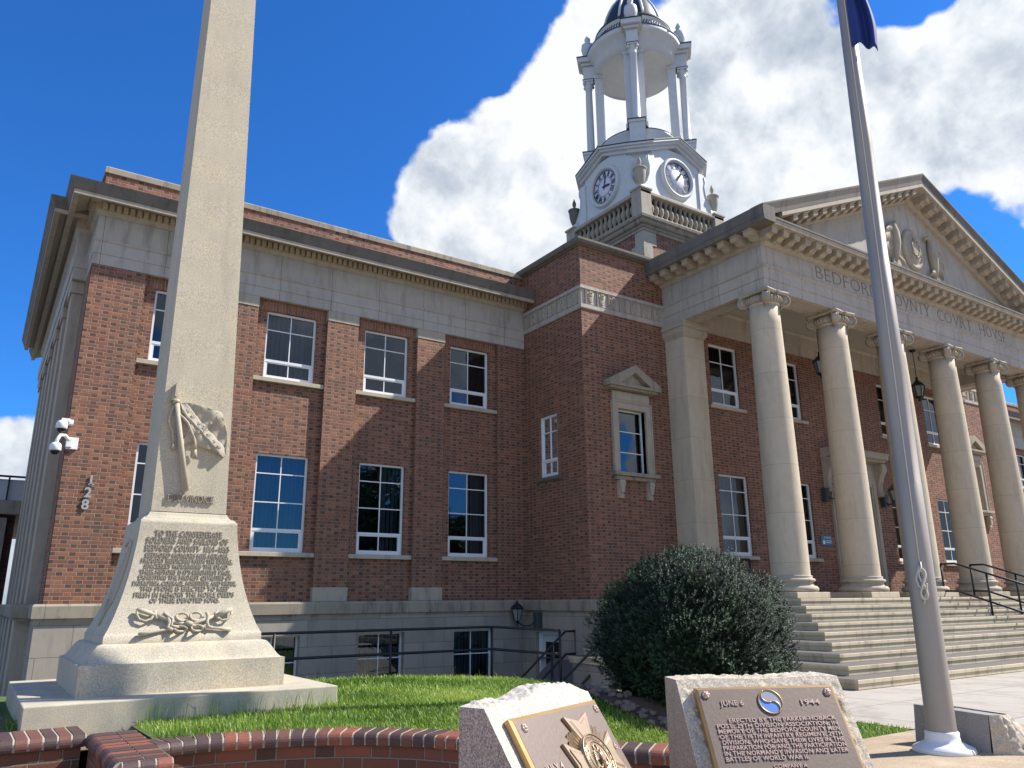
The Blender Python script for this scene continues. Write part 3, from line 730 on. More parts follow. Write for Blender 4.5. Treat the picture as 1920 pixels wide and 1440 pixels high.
# ---- portico entablature
XA = 13.98; YF = 10.49; FZ = 1.58     # outer face of the side beam, face of the front beam, porch floor
pathE = [(XA, YC), (XA, YF), (mir(XA), YF), (mir(XA), YC)]
BW = .68
ar = MB()
ar.sweep(pathE, [(0, 8.38), (0, 8.62), (.02, 8.625), (.02, 8.87), (.06, 8.90), (.06, 8.95), (-BW, 8.95), (-BW, 8.42), (-BW + .05, 8.38)])
ar.build('architrave', 'limestone_frieze', court)
sp_ = MB(); rc_ = .03      # raised margins round the beam's underside panels
for k in range(5):
    x0 = 14.32 + k * 2.552 + .36; x1 = 14.32 + (k + 1) * 2.552 - .36
    for q in ((x0, x1, YF + .06, YF + .12), (x0, x1, YF + .56, YF + .62), (x0, x0 + .06, YF + .12, YF + .56), (x1 - .06, x1, YF + .12, YF + .56)): sp_.box(*q, 8.362, 8.379)
for xx in (XA, mir(XA) - BW):
    for q in ((xx + .06, xx + .12, 11.3, 12.95), (xx + .56, xx + .62, 11.3, 12.95)): sp_.box(*q, 8.362, 8.379)
sp_.build('soffit_panel', 'limestone', court)
MB().sweep(pathE, poly([(.0, 8.952), (.0, 9.43)], -.5)).build('frieze', 'limestone_frieze', court)
MB().sweep(pathE, poly([(.01, 9.432), (.05, 9.45), (.08, 9.50), (.10, 9.52), (.10, 9.68), (.14, 9.70)], -.5)).build('cornice_bed', 'limestone', court)
MB().sweep(pathE, [(.0, 9.702), (.50, 9.702), (.52, 9.69), (.555, 9.70), (.57, 9.785), (.57, 9.80), (-.4, 9.80), (-.4, 9.702)]).build('cornice', 'limestone', court)
lead = MB().sweep(pathE, [(.59, 9.803), (.59, 9.85), (.56, 9.865), (.05, 9.885), (.05, 9.803)]); lead.build('lead_flashing', 'weathered_stone', court)


def modillion(b, x, y, dirx, diry, z1, w_=.185, L=.37, h=.20, sl=0.):
    """bracket under the corona: top z1, grows outward along (dirx, diry), scroll-like underside"""
    pts = [(0, -h), (L * .42, -h), (L * .52, -h * .80), (L * .68, -h * .70), (L * .9, -h * .78), (L, -h * .62), (L, 0), (0, 0)]
    tx, ty = -diry, dirx
    f = lambda s: (lambda d, z: (x + dirx * d + tx * s, y + diry * d + ty * s, z1 + z + sl * (tx * s)))
    b.prism(pts, f(-w_ / 2), f(w_ / 2))
    pts2 = [(0, -.03), (L + .03, -.03), (L + .03, 0), (0, 0)]
    b.prism(pts2, f(-w_ / 2 - .02), f(w_ / 2 + .02))


n = 34; st = (mir(XA) - XA + .10) / n
def put_modillions(spots, dirx, diry, sl=0., name='modillion'):
    x0, y0, z0 = spots[0]; m = MB(); modillion(m, x0, y0, dirx, diry, z0, sl=sl); o0 = m.build(name, 'limestone', court)
    for x, y, z in spots[1:]: c = o0.copy(); COL.objects.link(c); c.parent = court; c.location = (x - x0, y - y0, z - z0)
put_modillions([(XA - .05 + k * st, YF - .10, 9.700) for k in range(n + 1)], 0, -1)
put_modillions([(XA - .10, YF + k * .385, 9.700) for k in range(9)], -1, 0)
put_modillions([(mir(XA) + .10, YF + k * .385, 9.700) for k in range(9)], 1, 0)

# pediment
XE = 13.40; ZE = 10.07; ZA = 13.14; SL = (ZA - ZE) / (CX - XE); YE = YF - .60
ty = MB(); zt = lambda x: 9.85 + (min(x, mir(x)) - XE) * SL - .33
ty.prism([(XE + .9, 9.86), (mir(XE) - .9, 9.86), (CX, zt(CX) + .1)], lambda x, z: (x, YF + .06, z), lambda x, z: (x, YF + .3, z)); ty.build('tympanum', 'limestone_frieze', court)


def rake(prof, name, mat, x_from=XE):
    """prof: (Y, z below the sloping top line) closed polygon, run up each side of the gable"""
    for sg in (0, 1):
        b = MB(); m_ = len(prof); vs = []
        for x in (x_from, CX):
            for y, dz in prof: vs.append((x if not sg else mir(x), y, ZE + (x - XE) * SL + dz))
        b.add(vs, [tuple(range(m_)), tuple(range(m_, 2 * m_))[::-1]] + [(k, (k + 1) % m_, m_ + (k + 1) % m_, m_ + k) for k in range(m_)])
        b.build(name, mat, court)


rake([(YE - .01, -.01), (YE - .01, -.05), (YE + .04, -.20), (YE + .05, -.30), (YE + .35, -.30), (YE + .35, 0), (YE + .1, 0)], 'raking_gutter', 'weathered_stone')
rake([(YE + .055, -.302), (YE + .055, -.40), (YE + .10, -.415), (YF - .10, -.42), (YF - .10, -.60), (YF - .03, -.66), (YF + .08, -.68), (YF + .08, -.302)], 'raking_cornice', 'limestone', XE + .75)
for sg in (0, 1):
    sp3 = []; x = XE + 1.35
    while x < CX - .1: sp3.append((x if not sg else mir(x), YF - .10, ZE + (x - XE) * SL - .422)); x += .40
    put_modillions(sp3, 0, -1, SL * (1 if not sg else -1), 'raking_modillion')
# returns of the gutter along the sides and the roof
for sg in (0, 1):
    f = (lambda x: x) if not sg else mir
    b = MB(); pr = [(0, 0), (0, -.05), (.0, -.2), (.02, -.372), (.40, -.372), (.40, 0)]
    vs = [(f(XE - .006 + dx), y, ZE + dz - .013) for y in (YE - .006, YC + .1) for dx, dz in [(a_, b2) for a_, b2 in pr]]
    b.add(vs, [tuple(range(6)), tuple(range(6, 12))[::-1]] + [(k, (k + 1) % 6, 6 + (k + 1) % 6, 6 + k) for k in range(6)]); b.build('side_gutter', 'weathered_stone', court)
    b = MB(); b.add([(f(XE + .1), YE + .1, ZE + .1 * SL - .03), (CX, YE + .1, ZA - .03), (CX, 22, ZA - .03), (f(XE + .1), 22, ZE + .1 * SL - .03)], [(0, 1, 2, 3)]); b.build('roof', 'roof_dark', court)

# carved arms in the gable: round shield between two winged birds
rl = MB(); Yr = YF + .05
seg = [(.10, .04), (.30, .10), (.44, .10), (.52, .05), (.55, 0)]
sh = MB().lathe([(.56, 0), (.56, .05), (.50, .09), (.44, .07), (.42, .05), (.36, .10), (.30, .12), (.1, .14), (.001, .14)], (0, 0, 0), 32)
rl.add([(20.72 + x * .86, Yr - z, 11.02 + y * 1.12) for x, y, z in sh.v], sh.f, True)
for k in range(7):
    a = 2 * math.pi * k / 7; rl.tube([(20.72 + .22 * math.cos(a + t) * (1 - t * .3), Yr - .14, 11.02 + .3 * math.sin(a + t) * (1 - t * .3)) for t in np.linspace(0, 1.2, 6)], .028, 5)
RL = rl.build('carved_shield', 'limestone', court)
for sg in (-1, 1):
    b = MB(); cx = 20.72 + sg * .93
    b.tube([(cx + sg * .10, Yr - .02, 10.30), (cx + sg * .06, Yr - .07, 10.60), (cx + sg * .02, Yr - .10, 10.95), (cx, Yr - .10, 11.28), (cx + sg * .02, Yr - .09, 11.5), (cx - sg * .08, Yr - .08, 11.60), (cx - sg * .19, Yr - .07, 11.55), (cx - sg * .23, Yr - .05, 11.46)],
           [.05, .10, .135, .12, .085, .075, .04, .012], 10)
    for row, (n_, z_, L0, sp_w) in enumerate(((7, 11.62, .42, .075), (8, 11.50, .75, .080), (8, 11.35, 1.02, .072))):
        for k in range(n_):      # three rows of feathers hanging from the shoulder
            x0 = cx + sg * (.02 + sp_w * k * .62); z0 = z_ - .035 * k; L = L0 * (1 - .05 * k); dx = sg * (.05 + .030 * k)
            b.tube([(x0, Yr - .09 + .02 * row, z0), (x0 + dx * .5, Yr - .10 + .02 * row, z0 - L * .5), (x0 + dx, Yr - .05 + .015 * row, z0 - L)], [.022, .040, .012], 5)
    for k in range(4): b.tube([(cx + sg * (.04 + .03 * k), Yr - .04, 10.62), (cx + sg * (.08 + .05 * k), Yr - .06, 10.36), (cx + sg * (.10 + .08 * k), Yr - .03, 10.12)], [.03, .04, .02], 5)
    for k in range(3): b.tube([(cx - sg * .02, Yr - .07, 10.62), (cx - sg * (.10 + .05 * k), Yr - .13, 10.45), (cx - sg * (.16 + .07 * k), Yr - .09, 10.36)], [.045, .04, .015], 6)
    b.build('carved_bird', 'limestone', court)
b = MB()
for k in range(9):
    t = k / 8; b.tube([(19.9 + 1.6 * t, Yr - .03, 10.12 + .05 * math.sin(9 * t)), (19.9 + 1.6 * t + .1, Yr - .07, 10.2 + .08 * math.sin(7 * t)), (20.1 + 1.6 * t, Yr - .02, 10.1)], .04, 5)
b.build('carved_ribbon', 'limestone', court)

# writing on the frieze: thin dark letters, coloured like the shade inside incised cuts
WR = MB()
for word, x0, x1 in (('BEDFORD', 15.99, 18.62), ('COVNTY', 19.02, 21.08), ('COVRT', 21.47, 23.34), ('HOVSE', 23.80, 25.40)):
    n_ = len(word); adv = {'B': .8, 'E': .72, 'D': 1, 'F': .7, 'O': 1.08, 'R': .85, 'C': .95, 'V': .95, 'N': 1, 'T': .85, 'Y': .9, 'H': 1, 'S': .7}
    tot = sum(adv[c] for c in word); x = x0; kk = (x1 - x0) / (tot - .18)
    for c in word:
        vs, fs = text_mesh(c, .485, .002, off=-.011); a0 = min(v.x for v in vs); a1 = max(v.x for v in vs); wd = (adv[c] - .2) * kk
        vs2 = [(x + (v.x - a0) / (a1 - a0) * wd, YF - .004 - v.z, 9.075 + v.y) for v in vs]
        WR.add(vs2, fs)
        # serifs
        feet = {'B': [], 'E': [], 'D': [], 'F': [(0, 0)], 'R': [(0, 0), (1, 0)], 'V': [(0, 1), (1, 1)], 'N': [(0, 0), (1, 1)], 'T': [(.5, 0)], 'Y': [(.5, 0), (0, 1), (1, 1)], 'H': [(0, 0), (1, 0), (0, 1), (1, 1)]}.get(c, [])
        zh = max(v.y for v in vs)
        for fx, fz in feet:
            xc = x + wd * (.07 + .86 * fx); WR.box(xc - .05, xc + .05, YF - .0065, YF - .001, 9.075 + fz * (zh - .014), 9.075 + fz * (zh - .014) + .014)
        x += adv[c] * kk
WR.build('incised_lettering_shade', 'engraved_shade', court)

# beam along the wall, ceiling of the porch, pilasters at its ends
MB().sweep([(XA + BW, YT), (mir(XA) - BW, YT)], poly([(.0, 8.30), (.06, 8.30), (.06, 8.55), (.10, 8.56), (.10, 8.85), (.16, 8.92)], 0)).build('wall_beam', 'limestone_frieze', court)
MB().quad((XA + .1, YF + .3, 8.93), (mir(XA) - .1, YF + .3, 8.93), (mir(XA) - .1, YT + .2, 8.93), (XA + .1, YT + .2, 8.93)).build('porch_ceiling', 'ceiling_plaster', court)
cm = MB().sweep([(XA + BW, YF + BW), (XA + BW, YT), (mir(XA) - BW, YT), (mir(XA) - BW, YF + BW)][::1], [(.0, 8.80), (.05, 8.83), (.10, 8.925), (.0, 8.925)]); cm.build('ceiling_moulding', 'limestone', court)
for sg in (0, 1):
    f = (lambda x: x) if not sg else mir
    a, c = sorted((f(13.98), f(14.70)))
    MB().box(a, c, 13.05, YC + .02, 1.62, 7.97).build('corner_pilaster', 'limestone_column', court)
    n = MB(); n.sweep([(a, YC), (a, 13.05), (c, 13.05), (c, YT)], [(0, 7.95), (.015, 7.96), (.015, 7.99), (.03, 8.01), (.075, 8.07), (.09, 8.15), (.075, 8.2), (.11, 8.22), (.115, 8.30), (.09, 8.32), (.09, 8.378), (-.3, 8.378), (-.3, 7.95)])
    n.build('pilaster_capital', 'limestone', court)
    n = MB(); n.sweep([(a, YC), (a, 13.05), (c, 13.05), (c, YT)], [(.10, 1.6), (.10, 1.75), (.08, 1.80), (.04, 1.84), (.06, 1.88), (.02, 1.93), (0, 1.95), (-.2, 1.95), (-.2, 1.6)]); n.build('pilaster_base', 'limestone', court)

# the six columns: part 'column' > base, capital
colx = [14.32 + 2.552 * k for k in range(6)]; YCOL = 10.83


def column(x):
    b = MB(); prof = [(.40, 2.03)]
    for i in range(15):
        t = i / 14; r = .398 - .063 * (t ** 1.7); prof.append((r, 2.06 + t * 5.98))
    prof += [(.335, 8.04), (.352, 8.05), (.362, 8.068), (.352, 8.086), (.33, 8.095)]
    b.lathe(prof, (x, YCOL, 0), 48); c = b.build('column', 'limestone_column', court, fix=False)
    b = MB(); b.lathe([(.40, 2.04), (.425, 2.04), (.435, 2.02), (.425, 2.0), (.43, 1.985), (.47, 1.975), (.49, 1.945), (.47, 1.915), (.435, 1.905), (.425, 1.875), (.45, 1.835), (.50, 1.825), (.53, 1.79), (.535, 1.76), (.52, 1.72), (.49, 1.705)], (x, YCOL, 0), 48)
    b.build('column_base', 'limestone', c, fix=False)
    MB().bbox(x - .54, x + .54, YCOL - .52, YCOL + .54, FZ, 1.703, .008).build('plinth', 'step_stone', c)
    # Ionic capital with four corner volutes
    b = MB(); b.lathe([(.335, 8.09), (.37, 8.12), (.40, 8.17), (.39, 8.23), (.35, 8.28)], (x, YCOL, 0), 32)
    for k in range(28):      # egg and dart ring
        a = 2 * math.pi * k / 28; b.tube([(x + r * math.cos(a), YCOL + r * math.sin(a), z) for r, z in ((.362, 8.115), (.405, 8.15), (.415, 8.19), (.395, 8.235))], .022, 5)
    # concave abacus
    pts = []
    for q in range(4):
        a0 = R(45 + 90 * q)
        for s_ in (-1, 1): pts.append((.585 * math.cos(a0 + s_ * .085), .585 * math.sin(a0 + s_ * .085)))
        for t in (.2, .4, .6, .8):
            a = a0 + R(90) * t; rr = .585 - .17 * math.sin(math.pi * t); pts.append((rr * math.cos(a), rr * math.sin(a)))
    b.prism(pts, lambda p, q: (x + p * .93, YCOL + q * .93, 8.295), lambda p, q: (x + p, YCOL + q, 8.34)); b.prism(pts, lambda p, q: (x + p, YCOL + q, 8.342), lambda p, q: (x + p * .97, YCOL + q * .97, 8.378))
    for q in range(4):
        a = R(45 + 90 * q); ux, uy = math.cos(a), math.sin(a); tx, ty_ = -uy, ux
        rc, zc, rv = .455, 8.165, .138
        # disc of the volute (axis across the diagonal) with waist
        vs = []; sg_ = 20; prof = [(.001, -.072), (rv * .45, -.078), (rv * .5, -.06), (rv * .92, -.062), (rv, -.05), (rv * .93, 0), (rv, .05), (rv * .92, .062), (rv * .5, .06), (rv * .45, .078), (.001, .072)]
        for r, s_ in prof:
            for k in range(sg_):
                w_ = 2 * math.pi * k / sg_; d = rc + r * math.cos(w_); vs.append((x + ux * d + tx * s_, YCOL + uy * d + ty_ * s_, zc + r * math.sin(w_)))
        fs = [(i * sg_ + k, i * sg_ + (k + 1) % sg_, (i + 1) * sg_ + (k + 1) % sg_, (i + 1) * sg_ + k) for i in range(len(prof) - 1) for k in range(sg_)]
        b.add(vs, fs, True)
        for s2 in (-1, 1):
            sp2 = []
            for t in np.linspace(0, 1, 34):
                w_ = math.pi / 2 - 2 * math.pi * 2.2 * t; r = rv * (1 - .86 * t) * .98; d = rc + r * math.cos(w_); s_ = s2 * .068
                sp2.append((x + ux * d + tx * s_, YCOL + uy * d + ty_ * s_, zc + r * math.sin(w_)))
            # band running in from the bell
            lead_ = [(x + ux * d + tx * s2 * (.06 + (.42 - d) * .35), YCOL + uy * d + ty_ * s2 * (.06 + (.42 - d) * .35), z) for d, z in ((.30, 8.25), (.38, 8.262))]
            b.tube(lead_ + sp2, .014, 6)
        b.prism([(.28, 8.2), (.28, 8.293), (.47, 8.293), (.47, 8.22)], lambda d, z: (x + ux * d - tx * .06, YCOL + uy * d - ty_ * .06, z), lambda d, z: (x + ux * d + tx * .06, YCOL + uy * d + ty_ * .06, z))
        b.tube([(x + ux * d, YCOL + uy * d, z) for d, z in ((.42, 8.10), (.39, 8.04), (.362, 7.97))], [.035, .03, .012], 6)
        a2 = R(90 * q); vx, vy = math.cos(a2), math.sin(a2)   # flower on each side of the abacus
        b.lathe([(.0, -.05), (.045, -.03), (.05, 0), (.035, .03), (.0, .045)], (x + vx * .425, YCOL + vy * .425, 8.325), 8)
    b.build('capital', 'limestone', c)


for x in colx: column(x)

# ---- porch floor and the broad front steps
st_ = MB()
NR = 9; RZ = (FZ - GZ) / NR; TR = .39
x0s, y0s = 13.62, 10.12
for k in range(NR):
    o = TR * k; z1 = FZ - RZ * k; z0 = FZ - RZ * (k + 1)
    b = MB(); X0 = x0s - o; Y0 = y0s - o; X1 = mir(X0)
    # tread slab with a little nosing, riser set back under it
    lp = [(X0, YC - .1), (X0, Y0), (X1, Y0), (X1, YC - .1)]
    tw = TR + .25 if k else 3.2
    b.sweep(lp, [(0, z1 - .055), (0, z1 - .01), (-.01, z1), (-tw, z1), (-tw, z1 - .055)])
    b.sweep(lp, [(-.018, z0 - .001), (-.018, z1 - .054), (-tw, z1 - .054), (-tw, z0 - .001)])
    b.build('stone_step' if k else 'porch_floor', 'step_stone', court)
MB().quad((13.7, 10.3, FZ - .003), (mir(13.7), 10.3, FZ - .003), (mir(13.7), YT + .3, FZ - .003), (13.7, YT + .3, FZ - .003)).build('porch_floor', 'step_stone', court)

# ---- clock tower
TX, TY = 20.7, 21.07
tower = MB()
hs = 2.03
for zb0, zb1 in ((9.8, 14.7),): tower.sweep([(TX - hs, TY - hs), (TX + hs, TY - hs), (TX + hs, TY + hs), (TX - hs, TY + hs)], [(0, zb0), (0, zb1), (-.3, zb1), (-.3, zb0)], closed=True)
TW = tower.build('clock_tower', 'brick', court)
sq = lambda h: [(TX - h, TY - h), (TX + h, TY - h), (TX + h, TY + h), (TX - h, TY + h)]
for cx, cy in ((-1, -1), (1, -1), (-1, 1), (1, 1)):
    z = 9.8; k = 0; qn = MB()
    while z < 14.65:
        h = min(.62, 14.658 - z); L = .62 if k % 2 else .42
        x0, x1 = sorted((TX + cx * (hs + .03), TX + cx * (hs - L))); y0, y1 = sorted((TY + cy * (hs + .03), TY + cy * (hs - .1))); qn.box(x0, x1, y0, y1, z + .003, z + h)
        L = .42 if k % 2 else .62
        x0, x1 = sorted((TX + cx * (hs + .028), TX + cx * (hs - .1))); y0, y1 = sorted((TY + cy * (hs + .032), TY + cy * (hs - L))); qn.box(x0, x1, y0, y1, z + .003, z + h); z += .62; k += 1
    qn.build('quoin_stones', 'limestone', TW)
for pl, c0 in ((P_front(TY - hs), TX), (P_left(TX - hs), TY)):
    f = MB()
    def pbx(b, a, c, e, g_, d0, d1):
        q = [pl(a, e, d0), pl(c, e, d0), pl(c, g_, d0), pl(a, g_, d0), pl(a, e, d1), pl(c, e, d1), pl(c, g_, d1), pl(a, g_, d1)]
        b.add(q, [(0, 1, 2, 3), (7, 6, 5, 4), (0, 4, 5, 1), (1, 5, 6, 2), (2, 6, 7, 3), (3, 7, 4, 0)])
    pbx(f, c0 - .68, c0 + .68, 12.4, 13.76, -.05, 0.01); W_ = f.build('tower_window_surround', 'limestone', TW)
    f = MB(); pbx(f, c0 - .55, c0 + .55, 12.5, 13.66, -.062, -.052); f.build('tower_window', 'camera_dark', TW)
    f = MB()
    for t in (-.55, -.18, .18, .51): pbx(f, c0 + t, c0 + t + .04, 12.5, 13.66, -.075, -.063)
    for z in (12.5, 13.1, 13.62): pbx(f, c0 - .55, c0 + .55, z, z + .04, -.077, -.065)
    f.build('tower_window_bar', 'white_frame', TW)
MB().sweep(sq(hs), [(0, 14.66), (.05, 14.67), (.05, 14.78), (.10, 14.80), (.12, 14.86), (.22, 14.89), (.26, 14.95), (.26, 15.01), (.34, 15.05), (.36, 15.14), (.1, 15.17), (-.3, 15.17), (-.3, 14.66)], closed=True).build('tower_cornice', 'half_weathered_stone', TW)
hb_ = 2.23
MB().sweep(sq(hb_ - .05), [(0, 15.172), (0, 15.33), (-.32, 15.33), (-.32, 15.172)], closed=True).build('balustrade_base', 'limestone', TW)
MB().sweep(sq(hb_ - .05), [(.03, 16.10), (.06, 16.13), (.06, 16.22), (.03, 16.26), (-.35, 16.26), (-.38, 16.22), (-.38, 16.13), (-.35, 16.10)], closed=True).build('balustrade_rail', 'limestone', TW)
bp = [(.095, 0), (.095, .06), (.055, .09), (.06, .13), (.10, .22), (.122, .33), (.11, .43), (.062, .55), (.05, .62), (.075, .66), (.07, .70), (.095, .71), (.095, .768)]
bal0 = None
for fx, fy, n_ in ((0, -1, 1), (-1, 0, 1), (1, 0, 1), (0, 1, 1)):
    for k in range(13):
        t = -1.56 + k * .26; x = TX + (t if fx == 0 else fx * 2.02); y = TY + (t if fy == 0 else fy * 2.02)
        if bal0 is None: bal0 = MB().lathe(bp, (x, y, 15.331), 10).build('baluster', 'half_weathered_stone', TW, fix=False); bxy = (x, y)
        else: o = bal0.copy(); COL.objects.link(o); o.parent = TW; o.location = (x - bxy[0], y - bxy[1], 0)
for cx in (-1, 1):
    for cy in (-1, 1):
        x, y = TX + cx * 1.98, TY + cy * 1.98
        b = MB(); b.bbox(x - .26, x + .26, y - .26, y + .26, 15.20, 16.28, .01); b.bbox(x - .31, x + .31, y - .31, y + .31, 16.27, 16.36, .02); pd = b.build('corner_pedestal', 'limestone', TW)
        b = MB().lathe([(.17, 16.36), (.17, 16.41), (.10, 16.44), (.06, 16.50), (.07, 16.56), (.12, 16.60), (.17, 16.72), (.215, 16.92), (.23, 17.10), (.235, 17.17), (.26, 17.19), (.27, 17.23), (.25, 17.26), (.16, 17.29), (.09, 17.33), (.04, 17.38), (.065, 17.44), (.085, 17.52), (.07, 17.62), (.03, 17.72), (.002, 17.80)], (x, y, 0), 20)
        b.build('urn', 'weathered_stone' if (cx, cy) == (-1, 1) else 'limestone', TW, fix=False)

# white clock stage
oc = []
FD, FH = 1.96, 1.26
for q in range(4):
    a = R(90 * q); f = lambda x, y, a=a: (TX + x * math.cos(a) - y * math.sin(a), TY + x * math.sin(a) + y * math.cos(a))
    oc += [f(-FH, -FD), f(FH, -FD)]
MB().sweep(sq(1.72), [(0, 15.17), (0, 16.16), (-.2, 16.16), (-.2, 15.17)], closed=True).build('stage_base', 'weathered_stone', TW)
b = MB(); b.prism(oc, lambda x, y: (x, y, 16.13), lambda x, y: (x, y, 18.62)); CS = b.build('clock_stage', 'white_paint', TW)
b = MB()
for q in range(4):
    a = R(90 * q); RT = lambda x, y, a=a: (TX + x * math.cos(a) - y * math.sin(a), TY + x * math.sin(a) + y * math.cos(a))
    # scroll brackets either side of the clock
    for sg in (-1, 1):
        b = MB()
        pts = [(sg * 1.20, 16.2), (sg * 2.05, 16.2), (sg * 2.10, 16.34), (sg * 2.08, 16.54), (sg * 1.96, 16.68), (sg * 1.80, 16.72), (sg * 1.66, 16.90), (sg * 1.57, 17.15), (sg * 1.54, 17.5), (sg * 1.62, 17.72), (sg * 1.62, 17.92), (sg * 1.50, 18.05), (sg * 1.20, 18.05)]
        b.prism(pts, lambda x, z: (*RT(x, -FD - .06), z), lambda x, z: (*RT(x, -FD + .25), z))
        sp2 = [(*RT(sg * 1.90 + .15 * (1 - .8 * t) * math.cos(sg * -12 * t), -FD - .07), 16.42 + .15 * (1 - .8 * t) * math.sin(-12 * t + .3)) for t in np.linspace(0, 1, 30)]; b.tube(sp2, .03, 6)
        edge = [(*RT(sg * u_, -FD - .06), z) for u_, z in ((1.78, 16.72), (1.62, 16.92), (1.52, 17.15), (1.48, 17.5), (1.55, 17.75), (1.52, 17.95))]; b.tube(edge, .032, 6); b.build('scroll_bracket', 'white_paint', TW)
hd = MB(); he = MB()
for q in range(4):
    a = R(90 * q); RT = lambda x, y, a=a: (TX + x * math.cos(a) - y * math.sin(a), TY + x * math.sin(a) + y * math.cos(a))
    for dep, dz, t_, dst in ((.10, -.34, .16, hd), (.22, -.20, .10, hd), (.32, -.10, .085, hd), (.35, -.015, .035, he)):
        top = lambda x: 18.52 + .60 * (1 - abs(x) / 1.45)
        line = [-1.45, 0, 1.45]
        pts = [(x, top(x) + dz) for x in line] + [(x, top(x) + dz + t_) for x in line[::-1]]
        dst.prism(pts, lambda x, z: (*RT(x, -FD - dep), z), lambda x, z: (*RT(x, -FD + .5), z))
        # along the chamfer to the next face
        A_ = RT(1.45, -FD - dep); B_ = RT(FD + dep, -1.45)
        zc = 18.52 + dz
        dst.add([(*A_, zc), (*B_, zc), (*B_, zc + t_), (*A_, zc + t_), (TX, TY, zc), (TX, TY, zc + t_)], [(0, 1, 2, 3), (3, 2, 5), (0, 4, 1), (0, 3, 5, 4), (1, 4, 5, 2)])
hd.build('gable_hood', 'white_paint', TW); he.build('hood_edge', 'black_edge', TW)


def clock(q, hour_a, min_a):
    a = R(90 * q); RT = lambda x, y: (TX + x * math.cos(a) - y * math.sin(a), TY + x * math.sin(a) + y * math.cos(a))
    zc = 17.42
    def disc(b, prof, seg=40):
        L = MB().lathe(prof, (0, 0, 0), seg); b.add([(*RT(x, -FD - .02 - z), zc + y) for x, y, z in L.v], L.f, True)
    b = MB(); disc(b, [(.87, -.02), (.87, .05), (.83, .11), (.79, .13), (.75, .12), (.715, .06), (.71, .02), (.6, .0), (.001, 0)]); f = b.build('clock_surround', 'white_paint', TW)
    b = MB(); disc(b, [(.69, .0), (.69, .026), (.001, .026)]); dl = b.build('clock_dial', 'clock_white', TW)
    b = MB(); rg = lambda r, t: b.tube([(*RT(r * math.cos(w_), -FD - .02 - .03), zc + r * math.sin(w_)) for w_ in np.linspace(0, 2 * math.pi, 41)[:-1]], t, 5, closed=True)
    rg(.665, .018); rg(.40, .008)
    nums = ['XII', 'I', 'II', 'III', 'IIII', 'V', 'VI', 'VII', 'VIII', 'IX', 'X', 'XI']
    for k, s_ in enumerate(nums):
        th = math.pi / 2 - k * math.pi / 6
        vs, fs = text_mesh(s_, .26, .004, off=.006, width=min(.21, .045 + .042 * len(s_)))
        zm = max(v.y for v in vs) / 2; rot_ = th - math.pi / 2
        b.add([(*RT(.53 * math.cos(th) + v.x * math.cos(rot_) - (v.y - zm) * math.sin(rot_), -FD - .055 - v.z), zc + .53 * math.sin(th) + v.x * math.sin(rot_) + (v.y - zm) * math.cos(rot_)) for v in vs], fs)
    b.build('clock_numeral', 'clock_black', TW)
    b = MB()
    for ang, L, wd in ((hour_a, .36, .05), (min_a, .56, .03)):
        th = math.pi / 2 - R(ang); c, s_ = math.cos(th), math.sin(th)
        pts = [(-.12, -wd * .6), (-.12, wd * .6), (L * .7, wd), (L, 0), (L * .7, -wd)]
        g = lambda d: (lambda l, t: (*RT(l * c - t * s_, -FD - d), zc + l * s_ + t * c)); b.prism(pts, g(.075), g(.085))
    b.build('clock_hand', 'clock_black', TW)


clock(0, 35, 10 * 6 - 25); clock(3, 96, 12); clock(1, 96, 12); clock(2, 96, 12)

